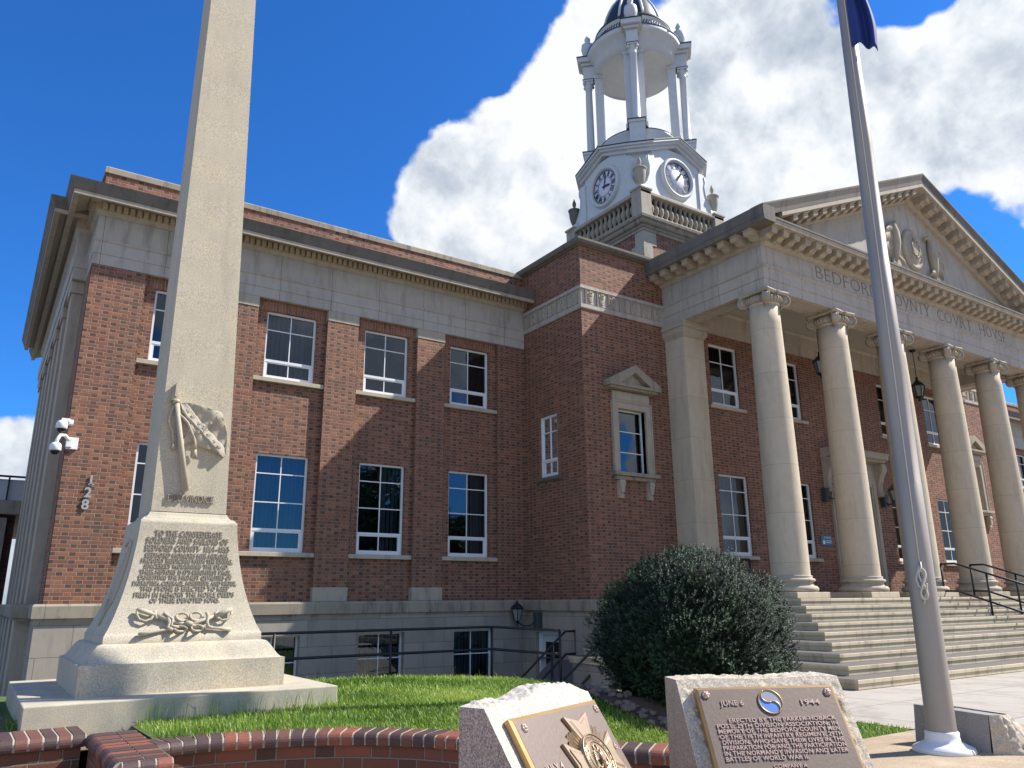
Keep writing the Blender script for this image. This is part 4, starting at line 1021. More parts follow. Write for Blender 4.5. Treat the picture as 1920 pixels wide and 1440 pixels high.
# round drum, diagonal pedestals, colonnade
b = MB().lathe([(1.75, 18.5), (1.75, 18.75), (1.66, 18.80), (1.60, 18.95), (1.58, 19.55), (1.62, 19.60), (1.66, 19.70), (1.6, 19.74), (.01, 19.86)], (TX, TY, 0), 56); DRM = b.build('drum', 'white_paint', TW, fix=False)
b = MB(); b.lathe([(1.665, 19.70), (1.675, 19.715), (1.665, 19.742), (1.5, 19.75)], (TX, TY, 0), 56); b.build('drum_edge', 'black_edge', TW)
ENT = MB(); EDG = MB(); COLS = []
for q in range(4):
    a = R(45 + 90 * q); D_ = lambda r, t, a=a: (TX + r * math.cos(a) - t * math.sin(a), TY + r * math.sin(a) + t * math.cos(a))
    def dbox(b, r0, r1, t, z0, z1):
        c = [D_(r0, -t), D_(r1, -t), D_(r1, t), D_(r0, t)]; b.add([(*p, z0) for p in c] + [(*p, z1) for p in c], [(3, 2, 1, 0), (4, 5, 6, 7), (0, 1, 5, 4), (1, 2, 6, 5), (2, 3, 7, 6), (3, 0, 4, 7)])
    b = MB(); dbox(b, 1.3, 2.28, .30, 18.3, 19.62); dbox(b, 1.3, 2.32, .33, 19.62, 19.74); b.build('column_pedestal', 'white_paint', TW)
    b = MB(); dbox(b, 1.3, 2.35, .36, 19.742, 19.77); b.build('pedestal_edge', 'black_edge', TW)
    b = MB(); x, y = D_(2.0, 0)
    b.lathe([(.22, 19.77), (.22, 19.83), (.19, 19.87), (.20, 19.92), (.165, 19.96), (.16, 21.2), (.14, 22.92), (.16, 22.94), (.16, 22.97), (.145, 23.0), (.18, 23.12), (.22, 23.2), (.2, 23.26)], (x, y, 0), 24)
    dbox(b, 1.78, 2.22, .22, 23.27, 23.36)
    for s1 in (-1, 1):
        for s2 in (-1, 1):
            xv, yv = D_(2.0 + s1 * .18, s2 * .18); b.lathe([(.001, -.07), (.05, -.05), (.065, 0), (.05, .05), (.001, .07)], (xv, yv, 23.19), 8)
    b.build('cupola_column', 'white_paint', TW)
    b = MB(); dbox(b, 1.38, 1.70, .40, 19.75, 23.2); dbox(b, 1.35, 1.73, .44, 23.203, 23.36); dbox(b, 1.35, 1.73, .44, 19.75, 19.95); b.build('cupola_pier', 'white_paint', TW)
    dbox(ENT, 1.5, 2.20, .24, 23.362, 23.98); dbox(ENT, 1.5, 2.30, .32, 24.0, 24.12); dbox(ENT, 1.5, 2.42, .42, 24.14, 24.36); dbox(EDG, 1.4, 2.45, .45, 24.362, 24.40); dbox(EDG, 1.76, 2.24, .24, 23.355, 23.375)
    b = MB(); x, y = D_(1.98, 0); b.lathe([(.15, 24.4), (.15, 24.5), (.09, 24.54), (.12, 24.60), (.24, 24.80), (.285, 25.02), (.26, 25.22), (.13, 25.33), (.08, 25.37), (.12, 25.46), (.13, 25.54), (.08, 25.66), (.002, 25.76)], (x, y, 0), 20); b.build('cupola_urn', 'white_paint', TW, fix=False)
# ring entablature
ENT.lathe([(1.40, 23.36), (1.72, 23.36), (1.72, 23.62), (1.75, 23.64), (1.75, 23.98), (1.85, 24.03), (1.88, 24.13), (1.98, 24.17), (2.03, 24.36), (1.6, 24.38)], (TX, TY, 0), 64)
ENT.build('cupola_entablature', 'white_paint', TW)
EDG.lathe([(1.6, 24.37), (2.05, 24.37), (2.05, 24.395), (1.6, 24.41)], (TX, TY, 0), 64); EDG.build('cupola_edge', 'black_edge', TW)
b = MB(); vs = MB().lathe([(1.39, 23.36), (1.39, 23.9), (1.30, 23.92), (1.2, 24.15), (1.0, 24.4), (.7, 24.6), (.3, 24.72), (.001, 24.74)], (TX, TY, 0), 48)
b.add(vs.v[:48 * 8], [f for f in vs.f[:48 * 7]], True); b.build('cupola_ceiling', 'cupola_plaster', TW, fix=False)
b = MB().lathe([(1.66, 24.39), (1.66, 24.48), (1.60, 24.52), (1.60, 25.0), (1.64, 25.04), (1.66, 25.1)], (TX, TY, 0), 64); AT = b.build('attic_drum', 'white_paint', TW)
b = MB()
for q in range(8):
    a0 = R(22.5 + 45 * q - 90); 
    for t in np.linspace(-.62, .62, 11):
        a = a0 + t / 1.62; p = lambda a, z: (TX + 1.615 * math.cos(a), TY + 1.615 * math.sin(a), z)
        b.tube([p(a, 24.60), p(a + .03, 24.72), p(a - .01, 24.84), p(a + .03, 24.95)], .022, 5)
b.build('attic_relief', 'copper_dark', TW)
b = MB().lathe([(1.66, 25.1), (1.68, 25.14), (1.66, 25.22), (1.50, 25.26), (1.40, 25.32), (1.30, 25.5), (1.22, 25.8), (1.12, 26.15), (.98, 26.5), (.8, 26.85), (.55, 27.2), (.3, 27.45), (.22, 27.5), (.22, 27.9), (.3, 27.95), (.1, 28.3), (.04, 29.2)], (TX, TY, 0), 56); DM = b.build('dome', 'copper_dark', TW, fix=False)
b = MB()
for q in range(8):
    a = R(22.5 + 45 * q); b.tube([(TX + r * math.cos(a), TY + r * math.sin(a), z) for r, z in ((1.33, 25.5), (1.25, 25.8), (1.15, 26.15), (1.01, 26.5), (.83, 26.85), (.58, 27.2), (.33, 27.45))], .06, 6)
b.build('dome_rib', 'white_paint', TW)

exec_parts = True

# ================================================================== THINGS FIXED TO OR STANDING BY THE COURTHOUSE
def rail_thing(name, loc, label, runs, posts, r=.024, group=None, cat='handrail', mat='iron'):
    t = empty(name, loc, label, cat, group)
    b = MB()
    for p in runs: b.tube(p, r, 8)
    b.build('rail', mat, t)
    for x, y, z0, z1 in posts: MB().tube([(x, y, z0), (x, y, z1)], r, 8).build('post', mat, t)
    return t


stepz = lambda y: FZ - RZ / TR * max(0, (y0s - y))
for X, lb in ((19.4, 'black iron stair handrail on the front steps, the one nearer the flagpole'), (20.78, 'black iron stair handrail on the front steps, the one further from the flagpole')):
    rt_, rm_ = [], []
    for dz, L in ((.77, rt_), (.13, rm_)):
        L += [(X, 10.35, FZ + dz + .0), (X, 10.02, FZ + dz), (X, 7.1, FZ + dz - (10.02 - 7.1) * RZ / TR)]
    rm_[0] = (X, 10.35, FZ + .14)
    rail_thing('stair_handrail', (X, 8.5, .9), lb, [rt_, rm_], [(X, 10.35, FZ - .01, FZ + .77), (X, 9.33, 1.10, FZ + .77 - .69 * RZ / TR), (X, 8.25, .72, FZ + .77 - 1.77 * RZ / TR), (X, 7.12, .33, FZ + .77 - 2.90 * RZ / TR)], group='handrails on the front steps')
Yr_ = 11.3
rail_thing('stair_handrail', (13, Yr_, 1.2), 'short black iron handrail at the left end of the porch, above the bush',
           [[(13.62, Yr_, 2.38), (13.33, Yr_, 2.38), (10.6, Yr_, 2.38 - 2.73 * RZ / TR)], [(13.62, Yr_, 1.98), (13.33, Yr_, 1.98), (10.6, Yr_, 1.98 - 2.73 * RZ / TR)]], [(13.62, Yr_, FZ - .02, 2.38), (12.0, Yr_, .95, 1.9), (10.6, Yr_, .4, 1.42)])
# long areaway railing
rail_thing('areaway_railing', (6, 14.8, -.2), 'long dark pipe railing in front of the basement windows of the left wing',
           [[(2.4, 14.8, 1.05), (9.37, 14.8, 1.05), (9.83, 13.0, 1.01)], [(2.4, 14.8, .60), (9.37, 14.8, .60), (9.83, 13.0, .56)]],
           [(2.4, 14.8, -.25, 1.05), (4.7, 14.8, -.25, 1.05), (7.02, 14.8, -.25, 1.05), (9.37, 14.8, -.2, 1.05), (9.83, 13.0, -.1, 1.01)], r=.026, cat='railing')
rail_thing('stair_railing', (10.5, 14.2, -.1), 'dark pipe handrail going down in front of the white basement door',
           [[(11.17, 14.2, .93), (10.89, 14.2, .93), (9.6, 14.2, -.04)], [(11.17, 14.2, .46), (10.89, 14.2, .46), (9.6, 14.2, -.50)]], [(11.17, 14.2, -.3, .93), (10.51, 14.2, -.9, .64)], r=.026, cat='handrail')
rail_thing('stair_railing', (10.6, 13, -.1), 'dark pipe handrail sloping down beside the left edge of the dark bush',
           [[(11.7, 13.0, 1.2), (11.5, 13.0, 1.2), (9.9, 13.0, .08)], [(11.7, 13.0, .80), (11.5, 13.0, .80), (10.0, 13.0, -.28)]], [(11.7, 13.0, .0, 1.2), (10.87, 13.0, .0, .76)], r=.026, cat='handrail')


def lantern(x, y, z, ztop, label):
    t = empty('hanging_lantern', (x, y, ztop), label, 'lantern', 'lanterns hanging in the portico')
    b = MB().tube([(x, y, z + .5), (x, y, ztop)], .010, 6); b.lathe([(.02, 0), (.09, .01), (.09, .05), (.02, .06)], (x, y, ztop - .06), 12); b.build('chain', 'iron', t)
    b = MB(); b.lathe([(.03, .0), (.05, .03), (.02, .06), (.10, .10), (.13, .12), (.12, .14)], (x, y, z - .12), 8, False)
    b.lathe([(.20, 0), (.21, .02), (.14, .10), (.05, .18), (.03, .24), (.05, .26), (.02, .30)], (x, y, z + .34), 8, False)
    for k in range(6):
        a = 2 * math.pi * k / 6; b.tube([(x + .115 * math.cos(a), y + .115 * math.sin(a), z + .02), (x + .185 * math.cos(a), y + .185 * math.sin(a), z + .35)], .012, 5)
    b.build('lantern_frame', 'iron', t)
    MB().lathe([(.105, .02), (.17, .34)], (x, y, z), 6, False).build('glass', 'lamp_glass', t)


lantern(18.30, 12.2, 7.42, 8.92, 'black hanging lantern between the first and second portico columns')
lantern(mir(18.30), 12.2, 7.42, 8.92, 'black hanging lantern between the flagpole and the fourth portico column')


def wall_lamp(name, x, y, z, dx, dy, label, mat='iron'):
    """bracket lamp: wall box at (x, y, z), arm reaching dx, dy"""
    t = empty(name, (x, y, z - .2), label, 'wall lamp', 'wall lamps of the courthouse')
    L = math.hypot(dx, dy); ux, uy = dx / L, dy / L
    b = MB(); c = (x + ux * .05, y + uy * .05)
    b.bbox(c[0] - .09, c[0] + .09, c[1] - .09, c[1] + .09, z - .20, z + .16, .02); b.build('wall_box', 'lamp_green', t)
    b = MB(); b.tube([(x + ux * .1, y + uy * .1, z), (x + ux * L * .4, y + uy * L * .4, z - .14), (x + ux * L * .75, y + uy * L * .75, z - .14), (x + dx, y + dy, z - .06)], .018, 8); b.build('arm', mat, t)
    X, Y = x + dx, y + dy
    b = MB(); b.lathe([(.01, -.16), (.03, -.13), (.015, -.10), (.05, -.05), (.07, -.03)], (X, Y, z), 8, False); b.lathe([(.15, .23), (.16, .25), (.10, .32), (.04, .36), (.03, .41), (.005, .44)], (X, Y, z), 8, False)
    for k in range(6):
        a = 2 * math.pi * k / 6; b.tube([(X + .07 * math.cos(a), Y + .07 * math.sin(a), z - .03), (X + .14 * math.cos(a), Y + .14 * math.sin(a), z + .24)], .009, 5)
    b.build('lamp_frame', mat, t); MB().lathe([(.062, -.03), (.13, .235)], (X, Y, z), 6, False).build('glass', 'lamp_glass', t)


wall_lamp('wall_lamp', XI - .12, 15.45, 1.16, -.36, .42, 'old black bracket lamp above the white basement door')
wall_lamp('wall_lamp', CX - 1.42, YT - .02, 4.35, .10, -.42, 'old bracket lamp left of the entrance door, beside the second column', 'lamp_green')
wall_lamp('wall_lamp', CX + 1.42, YT - .02, 4.35, -.10, -.42, 'old bracket lamp right of the entrance door, beside the flagpole', 'lamp_green')


def camera_thing(label, x, y, z, arm):
    t = empty('security_camera', (x, y, z), label, 'camera', 'security cameras on the brick corner')
    if arm == 'bent':
        MB().bbox(x + .13, x + .32, YP - .045, YP - .002, z - .02, z + .20, .008).build('mounting_plate', 'camera_white', t)
        b = MB(); b.bbox(x + .12, x + .22, YP - .13, YP - .046, z, z + .17, .01); b.tube([(x + .17, YP - .10, z + .12), (x + .09, YP - .16, z + .20), (x + .01, YP - .22, z + .19), (x - .03, YP - .25, z + .10), (x - .04, YP - .25, z + .0)], .032, 10); b.build('arm', 'camera_white', t)
        X, Y = x - .04, YP - .25
    else:
        b = MB(); b.bbox(x + .04, x + .14, YP - .17, YP - .002, z + .0, z + .09, .012); b.build('mounting_plate', 'camera_white', t)
        X, Y = x - .04, YP - .22
        b = MB(); b.bbox(X - .02, x + .08, Y - .03, Y + .06, z + .02, z + .09, .01); b.build('arm', 'camera_white', t)
    b = MB().lathe([(.045, .065), (.08, .045), (.093, .015), (.097, -.07), (.086, -.082)], (X, Y, z - .02), 20); b.build('housing', 'camera_white', t)
    MB().lathe([(.074, -.082), (.07, -.108), (.052, -.135), (.022, -.15), (.002, -.153)], (X, Y, z - .02), 20).build('dome_lens', 'camera_dark', t)


camera_thing('white dome security camera, the upper one on the brick corner', .98, 16, 4.74, 'box')
camera_thing('white dome security camera on a bent arm, the lower one above the house number', .93, 16, 4.33, 'bent')

hn_ = MB()
t = empty('house_number', (1.5, YP, 3.2), 'dark metal house number 128 fixed vertically on the brick corner pier', 'house number')
for ch_, x, z in (('1', 1.545, 3.69), ('2', 1.52, 3.47), ('8', 1.50, 3.25)):
    vs, fs = text_mesh(ch_, .25, .007, off=.006, res=4); b = MB(); b.add([(x + v.x, YP - .022 - v.z, z + v.y) for v in vs], fs)
    if ch_ == '1': b.box(x - .04, x + .055, YP - .029, YP - .015, z, z + .022)
    b.build('digit', 'number_metal', t)
t = empty('blue_sign', (19.1, YT - .03, 2.95), 'small blue notice with white lettering on the brick left of the entrance', 'sign')
MB().bbox(18.92, 19.42, YT - .035, YT - .004, 2.95, 3.22, .004).build('sign_board', 'sign_blue', t)
b = MB(); vs, fs = text_mesh('NO SMOKING', .07, .001, width=.30); b.add([(19.2 + v.x, YT - .0375 - v.z, 3.14 + v.y) for v in vs], fs)
b.lathe([(.055, 0), (.055, .003)], (0, 0, 0), 20); k0 = len(b.v) - 20 * 4
for i in range(len(vs), len(b.v)):
    x, y, z = b.v[i]; b.v[i] = (19.03 + x, YT - .037 - z, 3.04 + y)
for z in (3.07, 3.02): b.box(19.12, 19.36, YT - .0385, YT - .0365, z, z + .018)
b.build('sign_lettering', 'white_frame', t)

# ================================================================== OBELISK MONUMENT
MX, MY = 1.361, 6.869
mon = empty('obelisk_monument', (MX, MY, .85), 'pale stone obelisk with carved flag and raised inscription on a stepped base', 'monument')
lean = lambda z: -.0095 * (z - 1)


def sqloft(b, prof, smooth=True, bev=0):
    """square cross sections: prof list of (half width, z); each side its own smooth sheet"""
    for q in range(4):
        c, s_ = round(math.cos(math.pi / 2 * q)), round(math.sin(math.pi / 2 * q)); vs = []; NX = 7
        for h, z in prof:
            for k in range(NX + 1):
                x = -h + 2 * h * k / NX; y = -h; vs.append((MX + lean(z) + x * c - y * s_, MY + x * s_ + y * c, z))
        W_ = NX + 1
        b.add(vs, [(i * W_ + k, i * W_ + k + 1, (i + 1) * W_ + k + 1, (i + 1) * W_ + k) for i in range(len(prof) - 1) for k in range(NX)], smooth)
    return b


sqloft(MB(), [(1.0, .70), (1.0, .99)], False).build('base_slab_side', 'weathered_slab', mon, fix=False)
MB().bbox(MX - 1.003, MX + 1.003, MY - 1.003, MY + 1.003, .72, 1.0, .008).build('base_slab', 'weathered_slab', mon)
bpy.data.objects.remove(bpy.data.objects['base_slab_side'])
sqloft(MB(), [(.693, 1.0), (.693, 1.2)], False).build('plinth', 'monument_stone', mon, fix=False)
cy_ = [(.693, 1.2), (.682, 1.201)]
for i in range(1, 15):
    t_ = i / 14; sft = t_ * t_ * (3 - 2 * t_); cy_.append((.682 - .118 * t_, 1.201 + .122 * (.5 - .5 * math.cos(math.pi * t_))))
cy_ += [(.555, 1.326), (.5, 1.326)]
sqloft(MB(), cy_).build('moulded_course', 'monument_stone', mon, fix=False)
DIEP = ([1.326, 1.378, 1.44, 1.518, 1.60, 1.687, 1.79, 1.91, 2.05, 2.13, 2.215], [.548, .545, .513, .483, .456, .432, .408, .387, .368, .361, .356])
hz = lambda z: float(np.interp(z, *DIEP))
hsm = lambda z: hz(z)
die = [(.548, 1.326), (.547, 1.378)] + [(float(np.interp(z, *DIEP)), z) for z in np.linspace(1.3785, 2.215, 36)] + [(.346, 2.216), (.344, 2.226), (.33, 2.232)]
DIE = sqloft(MB(), die).build('inscribed_die', 'monument_stone', mon, fix=False)
cp = [(.335, 2.226), (.334, 2.236)] + [(.334 - .046 * t_ ** .6, 2.236 + .045 * t_ ** 1.6) for t_ in np.linspace(0, 1, 8)] + [(.27, 2.283)]
sqloft(MB(), cp).build('neck_moulding', 'weathered_slab', mon, fix=False)
sh = [(.281, 2.287), (.204, 7.1), (.176, 8.8), (.001, 9.25)]
SHF = sqloft(MB(), sh, False).build('obelisk_shaft', 'monument_stone', mon, fix=False)
shz = lambda z: float(np.interp(z, [2.287, 7.1, 8.8], [.281, .204, .176]))
LN = [('TO THE CONFEDERATE', -.248, .247, 2.118, .050), ('SOLDIERS AND SAILORS OF', -.303, .295, 2.066, .050), ('BEDFORD COUNTY\u00b7 1861\u20131865', -.306, .306, 2.008, .050),
      ('BEDFORD HONORS HER HEROES,', -.301, .301, 1.952, .040), ('PROUDLY REJOICING WITH THE LIVING,', -.327, .334, 1.912, .036), ('SINCERELY MOURNING THE DEAD.', -.306, .305, 1.872, .036),
      ("THEIR HISTORY IS IT'S BRIGHTEST PAGE.", -.333, .326, 1.829, .036), ('EXHIBITING THE HIGHEST QUALITIES OF', -.338, .331, 1.789, .036), ('PATRIOTISM, COURAGE, FORTITUDE AND VIRTUE.', -.374, .369, 1.746, .036),
      ('THIS STONE IS ERECTED TO KEEP', -.323, .313, 1.707, .037), ('FRESH IN MEMORY THE NOBLE DEEDS', -.362, .348, 1.664, .039), ('OF THESE DEVOTED SONS.', -.253, .241, 1.623, .036)]
b = MB()
for s_, x0, x1, zc, hh in LN:
    vs, fs = text_mesh(s_, hh * 1.30, .0045, width=x1 - x0, off=.0003, spacing=1.05)
    zm = hh / 2
    b.add([(MX + lean(zc) + (x0 + x1) / 2 + v.x, MY - hz(zc + v.y - zm) - .0035 - v.z, zc + v.y - zm) for v in vs], fs)
b.build('raised_inscription', 'shaded_letters', DIE)
b = MB(); vs, fs = text_mesh('DEO VINDICE', .078, .009, width=.345, off=.001)
b.add([(MX + lean(2.4) + v.x, MY - shz(2.395 + v.y) - .008 - v.z, 2.368 + v.y) for v in vs], fs); b.build('raised_motto', 'shaded_letters', SHF)


def S3(x, z, d=0.): return (MX + lean(z) + x, MY - shz(z) - d, z)
def D3(x, z, d=0.): return (MX + lean(z) + x, MY - hz(z) - d, z)


# carved flag on a spear
b = MB()
b.prism([(-.222, 3.165), (-.198, 3.31), (-.172, 3.225), (-.168, 3.165), (-.19, 3.175)], lambda x, z: S3(x, z, -.01), lambda x, z: S3(x, z, .045))
b.prism([(-.205, 3.2), (-.198, 3.312), (-.178, 3.2)], lambda x, z: S3(x, z, .03), lambda x, z: S3(x * .6 - .077, z, .06))
b.tube([S3(-.182, 3.17, .03), S3(-.178, 3.15, .035)], [.028, .028], 10)
b.prism([(-.196, 3.16), (-.160, 3.16), (-.026, 2.455), (-.052, 2.432), (-.075, 2.455)], lambda x, z: S3(x, z, -.01), lambda x, z: S3(x, z, .038))
b.tube([S3(-.178, 3.15, .035), S3(-.046, 2.46, .035)], [.019, .021], 8)
b.build('carved_spear', 'monument_relief', SHF)
out = [(-.144, 3.155), (-.079, 3.168), (.0, 3.152), (.059, 3.143), (.12, 3.127), (.176, 3.128), (.192, 3.07), (.207, 3.017), (.232, 2.95), (.24, 2.899), (.234, 2.753), (.215, 2.745), (.195, 2.762), (.16, 2.775), (.131, 2.799), (.08, 2.803), (.024, 2.816), (-.0, 2.83), (-.024, 2.86), (-.055, 2.828), (-.09, 2.818), (-.11, 2.85), (-.091, 2.875), (-.075, 2.92), (-.063, 2.97), (-.085, 3.03), (-.122, 3.075)]
fl = bmesh.new()
from mathutils.geometry import delaunay_2d_cdt
pts = [Vector(p) for p in out]
ins = []
def inside(x, z):
    c = False
    for i in range(len(out)):
        (x1, y1), (x2, y2) = out[i - 1], out[i]
        if (y1 > z) != (y2 > z) and x < (x2 - x1) * (z - y1) / (y2 - y1) + x1: c = not c
    return c
gx = [(x, z) for x in np.arange(-.14, .24, .012) for z in np.arange(2.74, 3.17, .012) if inside(x, z)]
nv = len(pts); allp = pts + [Vector(p) for p in gx]
V2, _, F2, *_r = delaunay_2d_cdt(allp, [(i, (i + 1) % nv) for i in range(nv)], [list(range(nv))], 1, 1e-5)
def relief(x, z):
    f = .020 + .012 * math.sin(26 * (x * .75 + (z - 2.9) * .9) + 1.0) + .006 * math.sin(60 * x - 30 * z)
    for (ax, az), (bx, bz), wd, hh in (((-.13, 3.14), (.23, 2.765), .035, .010), ((.185, 3.10), (-.09, 2.85), .028, .008)):
        dx, dz = bx - ax, bz - az; t_ = max(0, min(1, ((x - ax) * dx + (z - az) * dz) / (dx * dx + dz * dz))); dd_ = math.hypot(x - ax - dx * t_, z - az - dz * t_)
        if dd_ < wd: f += hh
        elif dd_ < wd + .008: f -= .006
    return f
vs = [S3(v.x, v.y, relief(v.x, v.y) + .006) for v in V2]; n0 = len(vs)
fb = MB(); fb.add(vs, [tuple(f) for f in F2], True)
rimf = [(i, (i + 1) % nv, nv + (i + 1) % nv, nv + i) for i in range(nv)]
fb.add([S3(p[0], p[1], relief(*p) + .006) for p in out] + [S3(p[0], p[1], -.005) for p in out], rimf)
FLG = fb.build('carved_flag', 'monument_relief', SHF, fix=False)
b = MB()
def star(b, x, z, r, d):
    p = [(x + (r if k % 2 == 0 else r * .42) * math.sin(k * math.pi / 5 + .5), z + (r if k % 2 == 0 else r * .42) * math.cos(k * math.pi / 5 + .5)) for k in range(10)]
    b.prism(p, lambda u, v: S3(u, v, d - .01), lambda u, v: S3(u, v, d + .006))
for (ax, az), (bx, bz), n_ in (((-.10, 3.11), (.205, 2.79), 7), ((.165, 3.08), (-.075, 2.855), 5)):
    for k in range(n_):
        t_ = (k + .3) / n_; x, z = ax + (bx - ax) * t_, az + (bz - az) * t_; star(b, x, z, .018, relief(x, z) + .006)
b.build('carved_star', 'monument_relief', SHF)
b = MB()
b.tube([S3(x, z, .022) for x, z in ((-.184, 3.15), (-.205, 3.09), (-.215, 3.04), (-.219, 3.0), (-.205, 2.96), (-.187, 2.925), (-.177, 2.87), (-.172, 2.82))], .010, 7); b.tube([S3(-.172, 2.83, .02), S3(-.168, 2.775, .02)], [.010, .017], 8)
b.tube([S3(x, z, .035) for x, z in ((-.165, 3.145), (-.157, 3.10), (-.148, 3.06), (-.11, 3.03), (-.08, 3.0), (-.06, 2.96), (-.044, 2.924), (-.025, 2.89), (-.013, 2.85), (-.006, 2.79))], .011, 7); b.tube([S3(-.006, 2.79, .03), S3(-.004, 2.725, .03)], [.012, .02], 8)
b.build('carved_cord', 'monument_relief', SHF)
# crossed sabres tied with a sash
b = MB()
b.tube([D3(x, z, .03) for x, z in ((-.345, 1.558), (-.30, 1.545), (-.222, 1.519))], [.012, .017, .014], 8)
b.tube([D3(x, z, .022) for x, z in ((-.222, 1.519), (-.108, 1.474), (.007, 1.442), (.131, 1.425), (.24, 1.412), (.313, 1.402))], [.018, .016, .013, .011, .010, .015], 8)
b.tube([D3(x, z, .035) for x, z in ((.326, 1.552), (.28, 1.535), (.208, 1.505))], [.014, .019, .016], 8)
b.tube([D3(x, z, .02) for x, z in ((.208, 1.505), (.08, 1.463), (.007, 1.442), (-.122, 1.417), (-.25, 1.397), (-.325, 1.385))], [.014, .014, .012, .011, .010, .015], 8)
for g_ in ([(-.34, 1.56), (-.342, 1.52), (-.325, 1.49), (-.284, 1.475), (-.243, 1.492), (-.222, 1.535)], [(.212, 1.54), (.218, 1.497), (.25, 1.470), (.29, 1.478), (.318, 1.508), (.325, 1.55)]): b.tube([D3(x, z, .03) for x, z in g_], .009, 7)
b.tube([D3(x, z, .03) for x, z in ((-.225, 1.545), (-.212, 1.49))], .012, 7); b.tube([D3(x, z, .03) for x, z in ((.200, 1.53), (.222, 1.48))], .012, 7)
b.build('carved_sabres', 'monument_relief', DIE)
b = MB()
for cx_, cz_, rx, rz in ((-.035, 1.500, .040, .026), (.062, 1.502, .040, .028), (-.045, 1.418, .042, .018), (.07, 1.42, .040, .020)):
    b.tube([D3(cx_ + rx * math.cos(a), cz_ + rz * math.sin(a), .03 + .012 * math.sin(a * 2)) for a in np.linspace(0, 2 * math.pi, 17)[:-1]], .0085, 7, closed=True)
b.tube([D3(x, z, .03) for x, z in ((-.165, 1.53), (-.135, 1.51), (-.12, 1.46), (-.135, 1.43), (-.10, 1.41))], .015, 7)
b.tube([D3(x, z, .03) for x, z in ((.14, 1.53), (.15, 1.50), (.14, 1.46), (.15, 1.43), (.175, 1.42))], .013, 7)
b.tube([D3(x, z, .035) for x, z in ((-.15, 1.515), (-.10, 1.49), (-.11, 1.44), (-.06, 1.43))], .012, 7)
b.lathe([(.001, -.02), (.03, -.01), (.03, .01), (.001, .02)], D3(.01, 1.455, .035), 10)
b.build('carved_sash', 'monument_relief', DIE)
# relief on the left face: hanging drapery with a sword
b = MB(); L3 = lambda t_, z, d: (MX + lean(z) - hz(z) - d * .4, MY + t_, z)
for k in range(5):
    y0_ = -.15 + .06 * k; b.tube([L3(y0_ + .02 * math.sin(9 * z_ + k), z_, .012) for z_ in np.linspace(2.06 - .04 * k, 1.60 - .03 * k, 12)], [.008 + .010 * math.sin(3.1 * i / 11) for i in range(12)], 7)
b.tube([L3(-.14, 2.04, .0), L3(-.02, 2.08, .0), L3(.12, 2.04, .0)], .014, 7); b.tube([L3(.02, 1.62, .015), L3(-.02, 1.44, .015)], [.03, .012], 7)
b.build('carved_drapery', 'monument_relief', DIE)

# ================================================================== GARDEN WALL (curved brick retaining wall with rowlock cap)
ZC = .87
gw = empty('garden_wall', (1.9, 4.7, GZ - .1), 'low curved red brick garden wall with rounded brick-on-edge cap in front of the lawn', 'garden wall')
arc_pts = [(.94, 4.86), (1.10, 4.885), (1.243, 4.871), (1.53, 4.80), (1.75, 4.715), (1.914, 4.62), (2.06, 4.50), (2.198, 4.36), (2.30, 4.21), (2.40, 4.03), (2.50, 3.84), (2.60, 3.65), (2.75, 3.43), (2.90, 3.24), (3.05, 3.05), (3.25, 2.83), (3.5, 2.6)]
def resample(p, step):
    P = [Vector(q) for q in p]
    # Catmull-Rom then even steps
    fine = []
    for i in range(len(P) - 1):
        a, b_, c, d = P[max(i - 1, 0)], P[i], P[i + 1], P[min(i + 2, len(P) - 1)]
        for k in range(12):
            t_ = k / 12; fine.append(.5 * ((2 * b_) + (c - a) * t_ + (2 * a - 5 * b_ + 4 * c - d) * t_ * t_ + (3 * b_ - a - 3 * c + d) * t_ ** 3))
    fine.append(P[-1]); L = [0]
    for i in range(1, len(fine)): L.append(L[-1] + (fine[i] - fine[i - 1]).length)
    out_ = []; n = max(2, int(round(L[-1] / step)))
    for k in range(n + 1):
        s_ = L[-1] * k / n; i = min(len(L) - 2, max(0, int(np.searchsorted(L, s_)) - 1)); out_.append(fine[i].lerp(fine[i + 1], (s_ - L[i]) / max(1e-9, L[i + 1] - L[i])))
    return out_


def brick_run(pts, s0, deep, parent, z1=ZC):
    """wall under a rowlock cap: pts = plan line of the wall face, outside on the right; returns nothing"""
    P = [Vector((p[0], p[1])) for p in pts]; n = len(P)
    nr = []
    for i in range(n):
        d = (P[min(i + 1, n - 1)] - P[max(i - 1, 0)]).normalized(); nr.append(Vector((d.y, -d.x)))
    b = MB(); b.uv = []; s_ = s0
    for i in range(n - 1):
        L = (P[i + 1] - P[i]).length
        for side, off_ in ((0, 0.), (1, -deep)):
            a, c = P[i] + nr[i] * off_, P[i + 1] + nr[i + 1] * off_
            b.add([(a.x, a.y, -.1), (c.x, c.y, -.1), (c.x, c.y, z1 - .07), (a.x, a.y, z1 - .07)], [(0, 1, 2, 3)]); b.uv.append([(s_, -.1), (s_ + L, -.1), (s_ + L, z1 - .07), (s_, z1 - .07)])
        s_ += L
    for i in (0, n - 1):
        a, c = P[i], P[i] - nr[i] * deep
        b.add([(a.x, a.y, -.1), (c.x, c.y, -.1), (c.x, c.y, z1 - .07), (a.x, a.y, z1 - .07)], [(0, 1, 2, 3)]); b.uv.append([(0, -.1), (deep, -.1), (deep, z1 - .07), (0, z1 - .07)])
    # mortar bed
    for i in range(n - 1):
        a, c, e, f = P[i] + nr[i] * .008, P[i + 1] + nr[i + 1] * .008, P[i + 1] - nr[i + 1] * (deep + .0), P[i] - nr[i] * (deep + .0)
    b.build('brick_wall', 'garden_brick', parent)
    return P, nr


